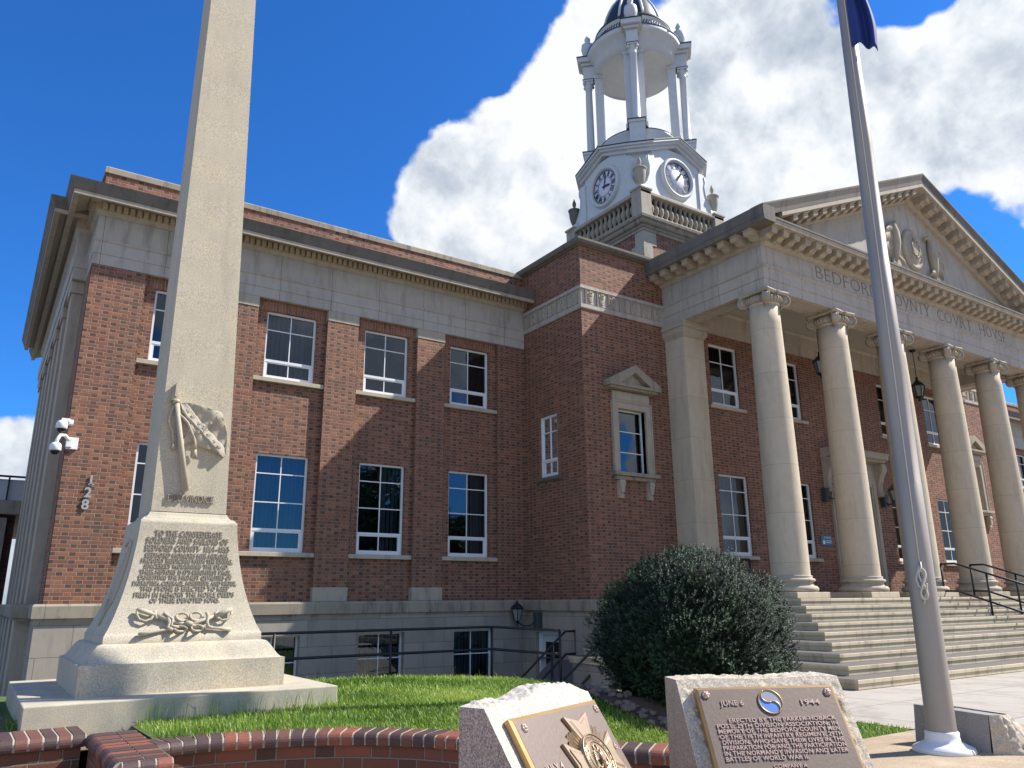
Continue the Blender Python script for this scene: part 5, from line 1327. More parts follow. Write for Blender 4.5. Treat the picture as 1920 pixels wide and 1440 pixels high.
def cap_bricks(pts, parent, deep, z1=ZC, over=.022, ww=.0725, seed=3):
    """bull-nosed bricks on edge, one by one, in two meshes (bricks of three tones and the mortar between)"""
    P = resample(pts, ww); n = len(P); rr = random.Random(seed)
    tones = [MB(), MB(), MB()]; mt = MB()
    for i in range(n - 1):
        d = (P[i + 1] - P[i]); L = d.length; d = d / L; nrm = Vector((d.y, -d.x)); g_ = .0055 + rr.random() * .002
        jit = (rr.random() - .5) * .004; jz = (rr.random() - .5) * .003
        prof = [(over + jit - .004, -.070), (over + jit, -.064), (over + jit + .004, -.05), (over + jit + .004, -.036), (over + jit + .001, -.024), (over + jit - .006, -.013), (over + jit - .015, -.005), (over + jit - .028, 0), (-deep * .5, .001), (-deep * .5, -.07)]
        prof2 = [(-deep * .5 - .008, -.07), (-deep * .5 - .008, 0), (-deep, 0), (-deep - .01, -.01), (-deep - .01, -.07)]
        tb = tones[rr.choice((0, 0, 1, 1, 2, 2, 2))]
        for pr in (prof, prof2):
            v0 = [(P[i] + d * g_ + nrm * o, z1 + jz + z) for o, z in pr]; v1 = [(P[i + 1] - d * g_ + nrm * o, z1 + jz + z) for o, z in pr]
            m_ = len(pr); tb.add([(q.x, q.y, z) for q, z in v0] + [(q.x, q.y, z) for q, z in v1], [tuple(range(m_)), tuple(range(m_, 2 * m_))[::-1]] + [(k, (k + 1) % m_, m_ + (k + 1) % m_, m_ + k) for k in range(m_)])
    Q = resample(pts, ww)
    for i in range(n - 1):
        d = (Q[i + 1] - Q[i]).normalized(); nrm = Vector((d.y, -d.x)); pr = [(over - .004, -.066), (over - .003, -.024), (over - .014, -.010), (over - .03, -.004), (-deep - .006, -.004), (-deep - .006, -.066)]; m_ = len(pr)
        v0 = [(Q[i] + nrm * o, z1 + z) for o, z in pr]; v1 = [(Q[i + 1] + nrm * o, z1 + z) for o, z in pr]
        mt.add([(q.x, q.y, z) for q, z in v0] + [(q.x, q.y, z) for q, z in v1], [tuple(range(m_)), tuple(range(m_, 2 * m_))[::-1]] + [(k, (k + 1) % m_, m_ + (k + 1) % m_, m_ + k) for k in range(m_)])
    for t_, nm in zip(tones, ('cap_brick_red', 'cap_brick_brown', 'cap_brick_dark')): t_.build('brick_cap', nm, parent)
    mt.build('cap_joint', 'cap_mortar', parent)


for nm, c in (('cap_brick_red', (.23, .075, .045)), ('cap_brick_brown', (.145, .058, .042)), ('cap_brick_dark', (.072, .040, .036))): plain(nm, c, .62, var=.35, scale=35, bump=.5)
DP = .20
brick_run(resample(arc_pts, .08), 0, DP, gw); cap_bricks(arc_pts, gw, DP)
leftp = [(-4., 5.46), (.66, 5.50)]
brick_run(leftp, 1.3, .36, gw); cap_bricks([(-2.2, 5.46), (-.8, 5.475), (.68, 5.50)], gw, .36, seed=5)
# projecting end block with bricks turned sideways
blk = [(.70, 5.86), (.695, 4.90), (.71, 4.40), (.90, 4.42), (.93, 4.86)]
brick_run([(.70, 5.50), (.70, 4.42)], .05, .24, gw, ZC); brick_run([(.70, 4.42), (.94, 4.42)], 1.0, .40, gw, ZC)
cap_bricks([(.70, 5.48), (.70, 5.0), (.70, 4.445)], gw, .235, seed=8)
cap_bricks([(.715, 4.42), (.80, 4.42), (.945, 4.42)], gw, .02, seed=9)
brick_run([(.945, 4.42), (.95, 4.88)], .4, .02, gw, ZC)
# return along the monument's left side
brick_run([(.32, 9.6), (.32, 5.84)][::-1][::-1], 0, -.0, gw, ZC - .02); brick_run([(-.30, 9.6), (-.30, 5.86)], 0, .0, gw, ZC - .02); cap_bricks([(-.13, 9.6), (-.13, 7.8), (-.13, 5.86)], gw, .42, z1=ZC - .01, seed=12)

# ================================================================== GROUND
def sm(t_): t_ = max(0., min(1., t_)); return t_ * t_ * (3 - 2 * t_)
def lawn_h(x, y):
    hx = (7.95 - x) / 4.0
    yb = 2.7 + 1.95 * sm((x - 3.0) / 1.6) if x > 3.0 else -9
    hy = (y - yb) / 1.9 if x > 3.0 else 1.
    hb2 = (12.2 - y - .25 * x) / 4.2
    m_ = sm(min(hx, hy, 1)); base = ground_h(x, y)
    z = .33 + .52 * m_
    if y > 6.6: z = base + (z - base) * sm(hb2) if hb2 < 1 else z
    return z + .012 * math.sin(3 * x + 1) * math.sin(2.3 * y) * m_
def ground_h(x, y):
    """plaza level in front and to the right, falling to the foot of the left wing"""
    t_ = sm((y - 9.) / 3.5) * sm((11.1 - x) / .9)
    return .33 - .57 * t_


def grid(xs, ys, hf, keep=lambda x, y: True, smooth=True):
    b = MB(); nx, ny = len(xs), len(ys); vs = [(x, y, hf(x, y)) for y in ys for x in xs]; fs = []
    for j in range(ny - 1):
        for i in range(nx - 1):
            if keep((xs[i] + xs[i + 1]) / 2, (ys[j] + ys[j + 1]) / 2): fs.append((j * nx + i, j * nx + i + 1, (j + 1) * nx + i + 1, (j + 1) * nx + i))
    return b.add(vs, fs, smooth)


AX0, AX1, AY0, AY1 = 1.2, 11.15, 14.9, 16.05
ax_ = sorted(set([-900, -300, -80, -30, -12, -6, -3] + [round(x, 3) for x in np.arange(0, 14.1, .5)] + [AX0, AX1, 18, 26, 40, 60, 120, 400, 900]))
ay_ = sorted(set([-900, -300, -80, -30, -12, -6] + [round(x, 3) for x in np.arange(0, 18.1, .5)] + [AY0, AY1, 24, 32, 50, 100, 300, 900]))
g = grid(ax_, ay_, lambda x, y: ground_h(x, y) - .012, lambda x, y: not (AX0 < x < AX1 and AY0 < y < AY1)).build('ground', 'street', None, fix=False); g['kind'] = 'structure'
b = MB(); b.quad((AX0, AY0, -1.25), (AX1, AY0, -1.25), (AX1, AY1, -1.25), (AX0, AY1, -1.25)); o = b.build('areaway_floor', 'concrete', None, fix=False); o['kind'] = 'structure'
aw = MB(); aw.box(AX0 - .15, AX1 - .5, AY0 - .2, AY0, -1.3, -.19); aw.box(AX0 - .2, AX0, AY0, AY1, -1.3, -.19); o = tag(aw.build('areaway_wall', 'limestone_ashlar'), 'low concrete retaining wall round the sunken basement area', 'wall'); origin(o)
sw = MB()
for k in range(7): sw.box(9.6 + k * .26, 11.15, 13.25, 14.1, -1.25 + k * .17, -1.25 + (k + 1) * .17)
# plaza paving and the tan slab the flagpole stands on
pl = MB(); PZ = lambda x, y: max(ground_h(x, y), .30) + .010
b = grid([7.93, 8.6, 9.4, 10.2, 11, 13, 16, 20, 26, 40], [3.2, 4.68, 6, 7, 8, 9, 10, 11, 12, 12.9], lambda x, y: ground_h(x, y) + .006, lambda x, y: not (y < 4.68 and x < 9)); o = b.build('plaza_paving', 'concrete', None, fix=False); o['kind'] = 'structure'
b = grid([7.93, 9.4, 11, 16, 26, 40], [-24, -14, -8, -2, 3.2], lambda x, y: .336); o = b.build('unseen_front_pavement', 'exposed_aggregate', None, fix=False); o['kind'] = 'structure'  # unseen stretch, given the tan aggregate for its warm bounce light
b = MB(); b.add([(2.0, -8, .400), (7.93, -8, .400), (7.93, 3.9, .400), (7.93, 4.68, .345), (4.6, 4.68, .345), (4.2, 3.9, .400), (3.4, 2.75, .400), (2.0, .8, .400)], [(0, 1, 2, 5, 6, 7), (2, 3, 4, 5)])
b.add([(7.93, 3.2, .400), (9.0, 3.2, .350), (9.0, 4.68, .345), (7.93, 4.68, .345), (7.93, 3.9, .400)], [(0, 1, 2, 3, 4)]); o = b.build('flagpole_slab', 'exposed_aggregate', None, fix=False); o['kind'] = 'structure'
b = MB(); b.add([(-8, -8, .338), (2.0, -8, .338), (2.0, .8, .338), (3.4, 2.75, .338), (2.3, 4.3, .338), (.9, 4.9, .338), (-8, 5.5, .338), (-20, -24, .338), (7.9, -24, .338), (7.9, -8, .338), (-20, 5.5, .338), (-8, -8.0, .338)], [(0, 1, 2, 3, 4, 5, 6), (7, 8, 9, 0), (7, 0, 6, 10)]); o = b.build('unseen_front_walk', 'exposed_aggregate', None, fix=False); o['kind'] = 'structure'  # out of view under the camera; tan colour chosen to bounce warm light


sb = MB().box(10.56, mir(10.56), 7.06, YC - .15, -.6, .347); sb.build('step_footing', 'limestone_ashlar', court)


def in_lawn(x, y):
    if x > 7.9 or y > 12.6: return False
    if x < .28: return False
    if y < 4.68 and x > 4.6: return False
    # inside of the curved wall
    if x < 3.6:
        best = min(range(len(arcR)), key=lambda i: (arcR[i][0] - x) ** 2 + (arcR[i][1] - y) ** 2); p = arcR[best]; q = arcR[min(best + 1, len(arcR) - 1)] if best < len(arcR) - 1 else p; o_ = arcR[best - 1] if best else arcR[0]
        d = Vector((q[0] - o_[0], q[1] - o_[1])).normalized(); nn_ = Vector((d.y, -d.x)); s_ = (x - p[0]) * nn_.x + (y - p[1]) * nn_.y
        if s_ > -.15: return False
        if x < 1.0 and y < 5.95: return False
    elif y < 2.75 + (x - 3.4) * 1.6 and x < 4.6: return False
    if y > 8.2 and x > 8.8: return False
    return True


arcR = [(p.x, p.y) for p in resample(arc_pts, .12)]
lx = list(np.arange(.2, 8.05, .06)); ly = list(np.arange(2.4, 12.7, .06))
o = grid(lx, ly, lawn_h, in_lawn).build('lawn', 'soil', None, fix=False); o['kind'] = 'structure'


# ---- grass blades
def tinted(name, mat, verts, faces, tint, smooth=False):
    me = bpy.data.meshes.new(name); nv_, nf_ = len(verts), len(faces); k = faces.shape[1]
    me.vertices.add(nv_); me.vertices.foreach_set('co', verts.astype(np.float32).ravel()); me.loops.add(nf_ * k); me.loops.foreach_set('vertex_index', faces.astype(np.int32).ravel())
    me.polygons.add(nf_); me.polygons.foreach_set('loop_start', np.arange(0, nf_ * k, k, dtype=np.int32)); me.polygons.foreach_set('loop_total', np.full(nf_, k, dtype=np.int32))
    me.update(calc_edges=True); at = me.attributes.new('tint', 'FLOAT', 'POINT'); at.data.foreach_set('value', tint.astype(np.float32)); me.materials.append(MATS[mat])
    o = bpy.data.objects.new(name, me); COL.objects.link(o); ORG[o.name] = Vector((0, 0, 0)); return o


slab_box = (MX - 1.0, MX + 1.0, MY - 1.0, MY + 1.0)
BUSH = (6.18, 5.93)
def in_mulch(x, y): return ((x - BUSH[0]) / 1.28) ** 2 + ((y - BUSH[1]) / 1.15) ** 2 < 1 + .12 * math.sin(5 * math.atan2(y - BUSH[1], x - BUSH[0]))
P_ = []
def scatter(n, x0, x1, y0, y1, hmin, hmax, wd):
    xs = rng.uniform(x0, x1, n); ys = rng.uniform(y0, y1, n)
    for x, y in zip(xs, ys):
        if not in_lawn(x, y) or in_mulch(x, y): continue
        if slab_box[0] < x < slab_box[1] and slab_box[2] < y < slab_box[3]: continue
        P_.append((x, y, lawn_h(x, y), rng.uniform(hmin, hmax), wd))
scatter(52000, .3, 4.2, 3.0, 6.3, .03, .065, .0042)
scatter(60000, 2.2, 5.6, 4.2, 8.2, .03, .06, .0055)
scatter(30000, 2.2, 7.95, 6.5, 12.4, .04, .08, .009)
scatter(26000, 4.0, 8.0, 3.0, 6.5, .03, .06, .006)
for _ in range(260):      # tall seed stalks against the slab and along the back
    if _ < 150: x, y = rng.uniform(.95, 2.5), rng.uniform(5.72, 5.86)
    elif _ < 190: x, y = rng.uniform(2.37, 2.45), rng.uniform(5.9, 7.8)
    else: x, y = rng.uniform(2.4, 6.5), rng.uniform(7.4, 8.6)
    if in_lawn(x, y): P_.append((x, y, lawn_h(x, y), rng.uniform(.09, .2), .003))
A = np.array(P_); n = len(A); az_ = rng.uniform(0, 2 * math.pi, n); ln = rng.uniform(.15, .9, n) * A[:, 3]; 
wx = np.cos(az_ + math.pi / 2) * A[:, 4] / 2; wy = np.sin(az_ + math.pi / 2) * A[:, 4] / 2; dx = np.cos(az_) * ln; dy = np.sin(az_) * ln
V = np.zeros((n, 5, 3)); z0 = A[:, 2] - .004
V[:, 0] = np.stack([A[:, 0] - wx, A[:, 1] - wy, z0], 1); V[:, 1] = np.stack([A[:, 0] + wx, A[:, 1] + wy, z0], 1)
V[:, 2] = np.stack([A[:, 0] + wx * .8 + dx * .35, A[:, 1] + wy * .8 + dy * .35, z0 + A[:, 3] * .6], 1); V[:, 3] = np.stack([A[:, 0] - wx * .8 + dx * .35, A[:, 1] - wy * .8 + dy * .35, z0 + A[:, 3] * .6], 1)
V[:, 4] = np.stack([A[:, 0] + dx, A[:, 1] + dy, z0 + A[:, 3] * (1 - .25 * ln / A[:, 3])], 1)
base = np.arange(n)[:, None] * 5
F = np.concatenate([base + np.array([[0, 1, 2]]), base + np.array([[0, 2, 3]]), base + np.array([[3, 2, 4]])])
pt = np.array([noise.noise(Vector((p[0] * 1.3, p[1] * 1.3, 0))) for p in A[:, :2]]) * .55
tn = np.clip(rng.beta(1.6, 2.2, n) + pt, 0, 1); o = tinted('grass', 'grass', V.reshape(-1, 3), F, np.repeat(tn, 5)); tag(o, 'short bright green grass covering the raised lawn', 'grass', kind='stuff')

# mulch bed and rubble under the bush
b = MB(); ring_ = [(BUSH[0] + 1.28 * (1 + .05 * math.sin(5 * a)) * math.cos(a), BUSH[1] + 1.15 * (1 + .05 * math.sin(5 * a)) * math.sin(a)) for a in np.linspace(0, 2 * math.pi, 49)[:-1]]
vs = []
for rr_ in np.linspace(0, 1, 12):
    for x, y in ring_: X, Y = BUSH[0] + (x - BUSH[0]) * rr_, BUSH[1] + (y - BUSH[1]) * rr_; vs.append((X, Y, lawn_h(X, Y) + .02 + .015 * noise.noise(Vector((X * 9, Y * 9, 0)))))
b.add(vs, [(i * 48 + k, i * 48 + (k + 1) % 48, (i + 1) * 48 + (k + 1) % 48, (i + 1) * 48 + k) for i in range(11) for k in range(48)], True); o = b.build('mulch_bed', 'mulch', None, fix=False); o['kind'] = 'structure'
rb = MB()
for k in range(420):
    a = rng.uniform(0, 2 * math.pi); q = rng.uniform(.72, 1.02); x, y = BUSH[0] + 1.26 * q * math.cos(a), BUSH[1] + 1.12 * q * math.sin(a); r = rng.uniform(.018, .055)
    bm = bmesh.new(); bmesh.ops.create_icosphere(bm, subdivisions=1, radius=r)
    for v in bm.verts: v.co *= 1 + .35 * noise.noise(v.co * 30 + Vector((k, 0, 0))); v.co.z *= .6
    rb.bm(bm, False, Matrix.Translation((x, y, lawn_h(x, y) + .03)) @ Matrix.Rotation(rng.uniform(0, 6), 4, 'Z'))
o = rb.build('bed_stones', 'rubble', None, fix=False); tag(o, 'brown broken stones edging the planting bed under the bush', 'stones', kind='stuff')

# ================================================================== BUSH
bs = empty('evergreen_bush', (BUSH[0], BUSH[1], lawn_h(*BUSH)), 'large round dark green clipped evergreen bush in front of the steps', 'bush')
b = MB()
for k in range(9):
    a = k * .7; b.tube([(BUSH[0], BUSH[1], .4), (BUSH[0] + .25 * math.cos(a), BUSH[1] + .25 * math.sin(a), .9), (BUSH[0] + .6 * math.cos(a), BUSH[1] + .6 * math.sin(a), 1.4 + .05 * k)], [.05, .035, .012], 6)
b.build('branch', 'bark', bs)
core = bmesh.new(); bmesh.ops.create_icosphere(core, subdivisions=4, radius=1)
BR, BZ0, BZ1 = 1.0, .42, 2.17
def bush_r(d):
    """radius scale in direction d (unit)"""
    r = 1 + .09 * noise.noise(d * 1.7 + Vector((3, 1, 5))) + .15 * noise.noise(d * 3.6) + .10 * noise.noise(d * 8)
    r += .17 * max(0, d.dot(Vector((-.80, .50, -.08)).normalized()) - .93) / .07
    r *= 1 + .12 * max(0, -d.z)
    return r
mid = Vector((BUSH[0], BUSH[1], 1.24)); rad = Vector((.965, .965, .89))
for v in core.verts: d = v.co.normalized(); r = bush_r(d) * .86; v.co = Vector((mid.x + d.x * rad.x * r, mid.y + d.y * rad.y * r, max(.45, mid.z + d.z * rad.z * r)))
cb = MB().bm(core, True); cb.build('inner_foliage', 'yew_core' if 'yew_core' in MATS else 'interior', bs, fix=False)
n = 60000; d = rng.normal(size=(n, 3)); d /= np.linalg.norm(d, axis=1)[:, None]
# sprays: leaves gather into short upward shoots
ns = 13000; ds = rng.normal(size=(ns, 3)); ds /= np.linalg.norm(ds, axis=1)[:, None]
rs = np.array([bush_r(Vector(q)) for q in ds]) * rng.uniform(.84, .97, ns)
extra = rng.random(ns) < .02; rs[extra] *= rng.uniform(1.02, 1.10, extra.sum())
root = np.stack([mid.x + ds[:, 0] * rad.x * rs, mid.y + ds[:, 1] * rad.y * rs, mid.z + ds[:, 2] * rad.z * rs], 1)
root[:, 2] = np.maximum(root[:, 2], lawn_h(*BUSH) + .02)
grow = ds * .8 + np.array([0, 0, .55]) + rng.normal(scale=.25, size=(ns, 3)); grow /= np.linalg.norm(grow, axis=1)[:, None]
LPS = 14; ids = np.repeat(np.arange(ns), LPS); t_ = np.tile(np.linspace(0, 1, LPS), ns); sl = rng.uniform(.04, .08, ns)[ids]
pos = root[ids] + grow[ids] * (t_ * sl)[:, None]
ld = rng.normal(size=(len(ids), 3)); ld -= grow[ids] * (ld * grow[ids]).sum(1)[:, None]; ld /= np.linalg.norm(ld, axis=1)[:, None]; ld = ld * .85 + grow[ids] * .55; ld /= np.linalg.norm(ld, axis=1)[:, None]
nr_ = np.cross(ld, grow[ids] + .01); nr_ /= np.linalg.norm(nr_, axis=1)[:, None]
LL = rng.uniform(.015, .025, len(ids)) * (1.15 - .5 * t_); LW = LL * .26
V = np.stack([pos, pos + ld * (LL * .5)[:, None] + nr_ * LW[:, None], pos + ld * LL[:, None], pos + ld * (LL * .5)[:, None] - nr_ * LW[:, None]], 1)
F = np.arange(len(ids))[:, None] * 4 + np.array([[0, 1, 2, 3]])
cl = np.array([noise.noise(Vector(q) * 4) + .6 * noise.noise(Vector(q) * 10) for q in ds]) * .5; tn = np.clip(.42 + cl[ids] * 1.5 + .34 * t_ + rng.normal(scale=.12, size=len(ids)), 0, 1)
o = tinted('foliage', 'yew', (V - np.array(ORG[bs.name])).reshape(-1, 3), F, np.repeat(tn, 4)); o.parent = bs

# ================================================================== MEMORIAL STONES WITH BRONZE PLAQUES
def frame_of(P, phi, beta):
    e = Vector((math.sin(phi), math.cos(phi), 0)); n_ = Vector((math.cos(phi), -math.sin(phi), 0))
    u = Vector((n_.x * math.sin(beta), n_.y * math.sin(beta), -math.cos(beta))); nf = Vector((n_.x * math.cos(beta), n_.y * math.cos(beta), math.sin(beta)))
    return Vector(P), e, u, nf, n_


def noisy_sheet(f, nu, nv_, amp, freq, nrm, seed=0, edge=1.0):
    """grid sheet f(s, t) displaced along nrm by chiselled-looking noise"""
    b = MB(); vs = []
    for j in range(nv_ + 1):
        for i in range(nu + 1):
            s_, t_ = i / nu, j / nv_; p = Vector(f(s_, t_)); w_ = min(1, min(s_, 1 - s_, t_, 1 - t_) * 14 * edge + (0 if edge else 1))
            q = p * freq + Vector((seed, 0, 0)); h = noise.noise(q) + .5 * noise.noise(q * 2.3) + .35 * (1 - 2 * abs(noise.noise(q * 1.6)))
            vs.append(tuple(p + nrm * (amp * h * w_)))
    b.add(vs, [(j * (nu + 1) + i, j * (nu + 1) + i + 1, (j + 1) * (nu + 1) + i + 1, (j + 1) * (nu + 1) + i) for j in range(nv_) for i in range(nu)], True); return b


def memorial(name, label, P, phi, beta, wl, wr, mt_, thick, mats, amps, lift, topline, zb=GZ - .02):
    P, e, u, nf, nh = frame_of(P, phi, beta)
    base_pt = P + e * .3; t = empty(name, (base_pt.x, base_pt.y, GZ), label, 'memorial stone')
    O = P - nf * lift
    Lf = (P.z + mt_ * math.cos(beta) - zb) / math.cos(beta)         # slope length to the ground
    fr_ = lambda a, s_: O + e * (-wl + (wr + wl) * a) + u * (-mt_ - topline(a) + (Lf + topline(a)) * s_)
    back = -nh
    tk = lambda a, s_: fr_(a, 0) + back * thick * s_ + Vector((0, 0, 0))
    mf, ms, mtp = mats
    noisy_sheet(lambda a, s_: fr_(a, s_), 90, 110, amps[0], 34, nf, 1, 0 if amps[0] < .003 else 1).build('front_face', mf, t, fix=False)
    noisy_sheet(lambda a, s_: tk(a, s_), 90, 26, amps[2], 30, Vector((0, 0, 1)), 2).build('rough_top', mtp, t, fix=False)
    for a, sg in ((0, -1), (1, 1)):
        f0 = lambda s_, v: (fr_(a, v)) * (1 - s_) + (Vector((tk(a, 1).x, tk(a, 1).y, fr_(a, v).z))) * s_
        noisy_sheet(f0, 26, 60, amps[1], 26, e * sg, 3 + a).build('side_face', ms, t, fix=False)
    bk = lambda a_, v: Vector((tk(a_, 1).x, tk(a_, 1).y, tk(a_, 1).z * (1 - v) + zb * v)); noisy_sheet(bk, 20, 20, .01, 12, back, 7).build('back_face', ms, t, fix=False)
    return t, P, e, u, nf


def plaque(t, P, e, u, nf, w_, h_, thick, bev=.012):
    Q = lambda x, y, d=0.: tuple(P + e * x + u * y + nf * d)
    b = MB(); o0 = [(0, 0), (w_, 0), (w_, h_), (0, h_)]; i0 = [(bev, bev), (w_ - bev, bev), (w_ - bev, h_ - bev), (bev, h_ - bev)]
    b.add([Q(x, y, -thick) for x, y in o0] + [Q(x, y, -.006) for x, y in o0] + [Q(x, y, 0) for x, y in i0], [(k, (k + 1) % 4, 4 + (k + 1) % 4, 4 + k) for k in range(4)] + [(4 + k, 4 + (k + 1) % 4, 8 + (k + 1) % 4, 8 + k) for k in range(4)])
    pq = b.build('plaque_edge', 'bronze_bright', t)
    b = MB(); b.add([Q(x, y, .0008) for x, y in i0], [(0, 1, 2, 3)]); f = b.build('plaque', 'bronze', t, fix=False)
    return Q, f


def wr(b, Q, s_, x0, x1, yb, size, ext=.0020, d=.0006, fit=True, off=.0003):
    vs, fs = text_mesh(s_, size, ext, width=(x1 - x0) if fit else None, off=off, spacing=1.08)
    b.add([Q((x0 + x1) / 2 + v.x, yb - v.y, d + ext + v.z) for v in vs], fs)


def rosette(Q, x, y, parent):
    b = MB()
    for k in range(6):
        a = k * math.pi / 3; L = MB().lathe([(.0075, 0), (.0065, .005), (.001, .007)], (x + .010 * math.cos(a), y + .010 * math.sin(a), 0), 8); b.add([Q(p[0], p[1], .001 + p[2]) for p in L.v], L.f, True)
    L = MB().lathe([(.009, 0), (.008, .008), (.001, .0105)], (x, y, 0), 10); b.add([Q(p[0], p[1], .001 + p[2]) for p in L.v], L.f, True)
    b.build('rosette_bolt', 'bronze_letter', parent)


# right-hand stone
t, P, e, u, nf = memorial('memorial_stone', 'grey rough-faced memorial stone with a bronze plaque and blue and grey emblem', (2.5467, 2.454, 1.2444), 2.0207, .5648, .058, .668, .052, .145,
                          ('rock_face', 'tan_granite', 'rock_face'), (.015, .002, .010), .034, lambda a: .004 * math.sin(9 * a))
Q, f = plaque(t, P, e, u, nf, .61, .80, .032)
b = MB()
wr(b, Q, 'JUNE 6', .090, .190, .082, .030); wr(b, Q, '1944', .440, .522, .086, .031)
for k, (s_, x0, x1) in enumerate((('ERECTED BY THE PARKER-HOBACK', .106, .565), ('POST, 29TH DIVISION ASSOCIATION, IN', .050, .565), ('MEMORY OF THE BEDFORD COUNTY MEN', .050, .565), ('OF THE 116TH INFANTRY REGIMENT, 29TH', .050, .567), ('DIVISION, WHO GAVE THEIR LIVES IN THE', .054, .567), ('PREPARATION FOR AND THE PARTICIPATION', .051, .567), ('IN THE NORMANDY INVASION AND LATER', .050, .565), ('BATTLES OF WORLD WAR II.', .050, .390))):
    wr(b, Q, s_, x0, x1, .152 + k * .0215, .0235)
wr(b, Q, 'COMPANY A', .235, .372, .334, .021)
b.build('raised_lettering', 'bronze_letter', f)
cx_, cy_2, rr_ = .308, .070, .050
b = MB(); b.tube([Q(cx_ + rr_ * math.cos(a), cy_2 + rr_ * math.sin(a), .003) for a in np.linspace(0, 2 * math.pi, 49)[:-1]], .0035, 6, closed=True); sc_pts = []
def yin(sign):
    p = []
    for a in np.linspace(-math.pi / 2, math.pi / 2, 20): p.append((cx_ + sign * rr_ * math.cos(a) , cy_2 + rr_ * math.sin(a)))
    return p
# S curve from top to bottom, slanted
S_ = [(cx_ - rr_ * .5 * math.cos(a) * 1, cy_2 - rr_ / 2 + rr_ / 2 * math.sin(a)) for a in np.linspace(-math.pi / 2, math.pi / 2, 14)][::1] + [(cx_ + rr_ * .5 * math.cos(a), cy_2 + rr_ / 2 + rr_ / 2 * math.sin(a)) for a in np.linspace(-math.pi / 2, math.pi / 2, 14)]
rot = lambda p, a=R(-22): (cx_ + (p[0] - cx_) * math.cos(a) - (p[1] - cy_2) * math.sin(a), cy_2 + (p[0] - cx_) * math.sin(a) + (p[1] - cy_2) * math.cos(a))
b.tube([Q(*rot(p), .004) for p in S_], .003, 6); b.build('emblem_rim', 'bronze_bright', f)
for sg, mt2 in ((-1, 'enamel_blue'), (1, 'enamel_grey')):
    half = [(cx_ + sg * rr_ * math.cos(a), cy_2 + rr_ * math.sin(a)) for a in np.linspace(math.pi / 2, -math.pi / 2, 24)]
    pp = S_ + half[1:-1]; b = MB()
    # triangulated flat fill
    V2, _, F2, *_r = delaunay_2d_cdt([Vector(rot(p)) for p in pp], [(i, (i + 1) % len(pp)) for i in range(len(pp))], [list(range(len(pp)))], 1, 1e-6)
    b.add([Q(v.x, v.y, .0025) for v in V2], [tuple(x) for x in F2]); b.build('emblem_field', mt2, f, fix=False)
for x, y in ((.040, .034), (.574, .034), (.040, .76), (.574, .76)): rosette(Q, x, y, f)

# left-hand stone
t, P, e, u, nf = memorial('memorial_stone', 'white sunlit memorial stone with a bronze plaque bearing a star-cross badge', (1.5775, 2.3822, 1.2126), 1.1754, .5728, .065, .658, .060, .105,
                          ('white_granite', 'pink_granite', 'white_granite'), (.0012, .003, .011), .030, lambda a: .035 * sm((a - .1) / .6) - .055 * sm((a - .82) / .2) + .006 * math.sin(14 * a))
Q, f = plaque(t, P, e, u, nf, .625, .62, .028, .014)
b = MB(); wr(b, Q, 'JULY 4', .060, .172, .205, .036); wr(b, Q, '1976', .505, .588, .200, .036); b.build('raised_lettering', 'bronze_letter', f)
for x, y in ((.058, .043), (.585, .038), (.058, .58), (.585, .58)): rosette(Q, x, y, f)
BX, BY = .390, .215
b = MB()
for q in range(4):       # four broad notched arms
    a = R(90 * q - 90); g_ = lambda x, y, a=a: (BX + x * math.cos(a) - y * math.sin(a), BY + x * math.sin(a) + y * math.cos(a))
    p = [(.04, -.02), (.172, -.085), (.146, 0), (.172, .085), (.04, .02)]
    b.prism(p, lambda x, y: Q(*g_(x, y), .001), lambda x, y: Q(*g_(x, y), .014))
    p = [(.05, -.015), (.150, -.062), (.128, 0), (.150, .062), (.05, .015)]; b.prism(p, lambda x, y: Q(*g_(x, y), .014), lambda x, y: Q(*g_(.01 + x * .95, y * .85), .018))
b.build('badge_cross', 'badge_bronze', f)
b = MB()
for q in range(4):       # rays between the arms
    for k in range(7):
        a = R(90 * q - 45 + (k - 3) * 9); L = .152 - .010 * abs(k - 3); wd = .0095
        c, s_ = math.cos(a), math.sin(a); b.add([Q(BX + .05 * c - s_ * wd * .5, BY + .05 * s_ + c * wd * .5, .002), Q(BX + .05 * c + s_ * wd * .5, BY + .05 * s_ - c * wd * .5, .002), Q(BX + L * c + s_ * wd, BY + L * s_ - c * wd, .001), Q(BX + L * c - s_ * wd, BY + L * s_ + c * wd, .001), Q(BX + .05 * c, BY + .05 * s_, .014), Q(BX + (L + .006) * c, BY + (L + .006) * s_, .010)], [(0, 3, 5, 4), (1, 4, 5, 2), (2, 5, 3), (0, 4, 1)])
b.build('badge_ray', 'badge_bronze', f)
L = MB().lathe([(.092, 0), (.092, .018), (.088, .022), (.084, .020), (.064, .018), (.062, .023), (.058, .021), (.001, .022)], (BX, BY, 0), 48); b = MB().add([Q(x, y, .001 + z) for x, y, z in L.v], L.f, True); b.build('badge_disc', 'badge_bronze', f)
b = MB()
for r0 in (.0885, .0605): b.tube([Q(BX + r0 * math.cos(a), BY + r0 * math.sin(a), .024) for a in np.linspace(0, 2 * math.pi, 49)[:-1]], .0022, 5, closed=True)
rng_txt = 'VETERANS OF FOREIGN WARS OF THE U.S.'
for k, ch_ in enumerate(rng_txt):
    if ch_ == ' ': continue
    a = R(-90 - 150 + 300 * (k + .5) / len(rng_txt)); vs, fs = text_mesh(ch_, .019, .001); th = a + math.pi / 2
    b.add([Q(BX + .0680 * math.cos(a) + v.x * math.cos(th) + v.y * math.sin(th), BY + .0680 * math.sin(a) + v.x * math.sin(th) - v.y * math.cos(th), .0225 + v.z) for v in vs], fs)
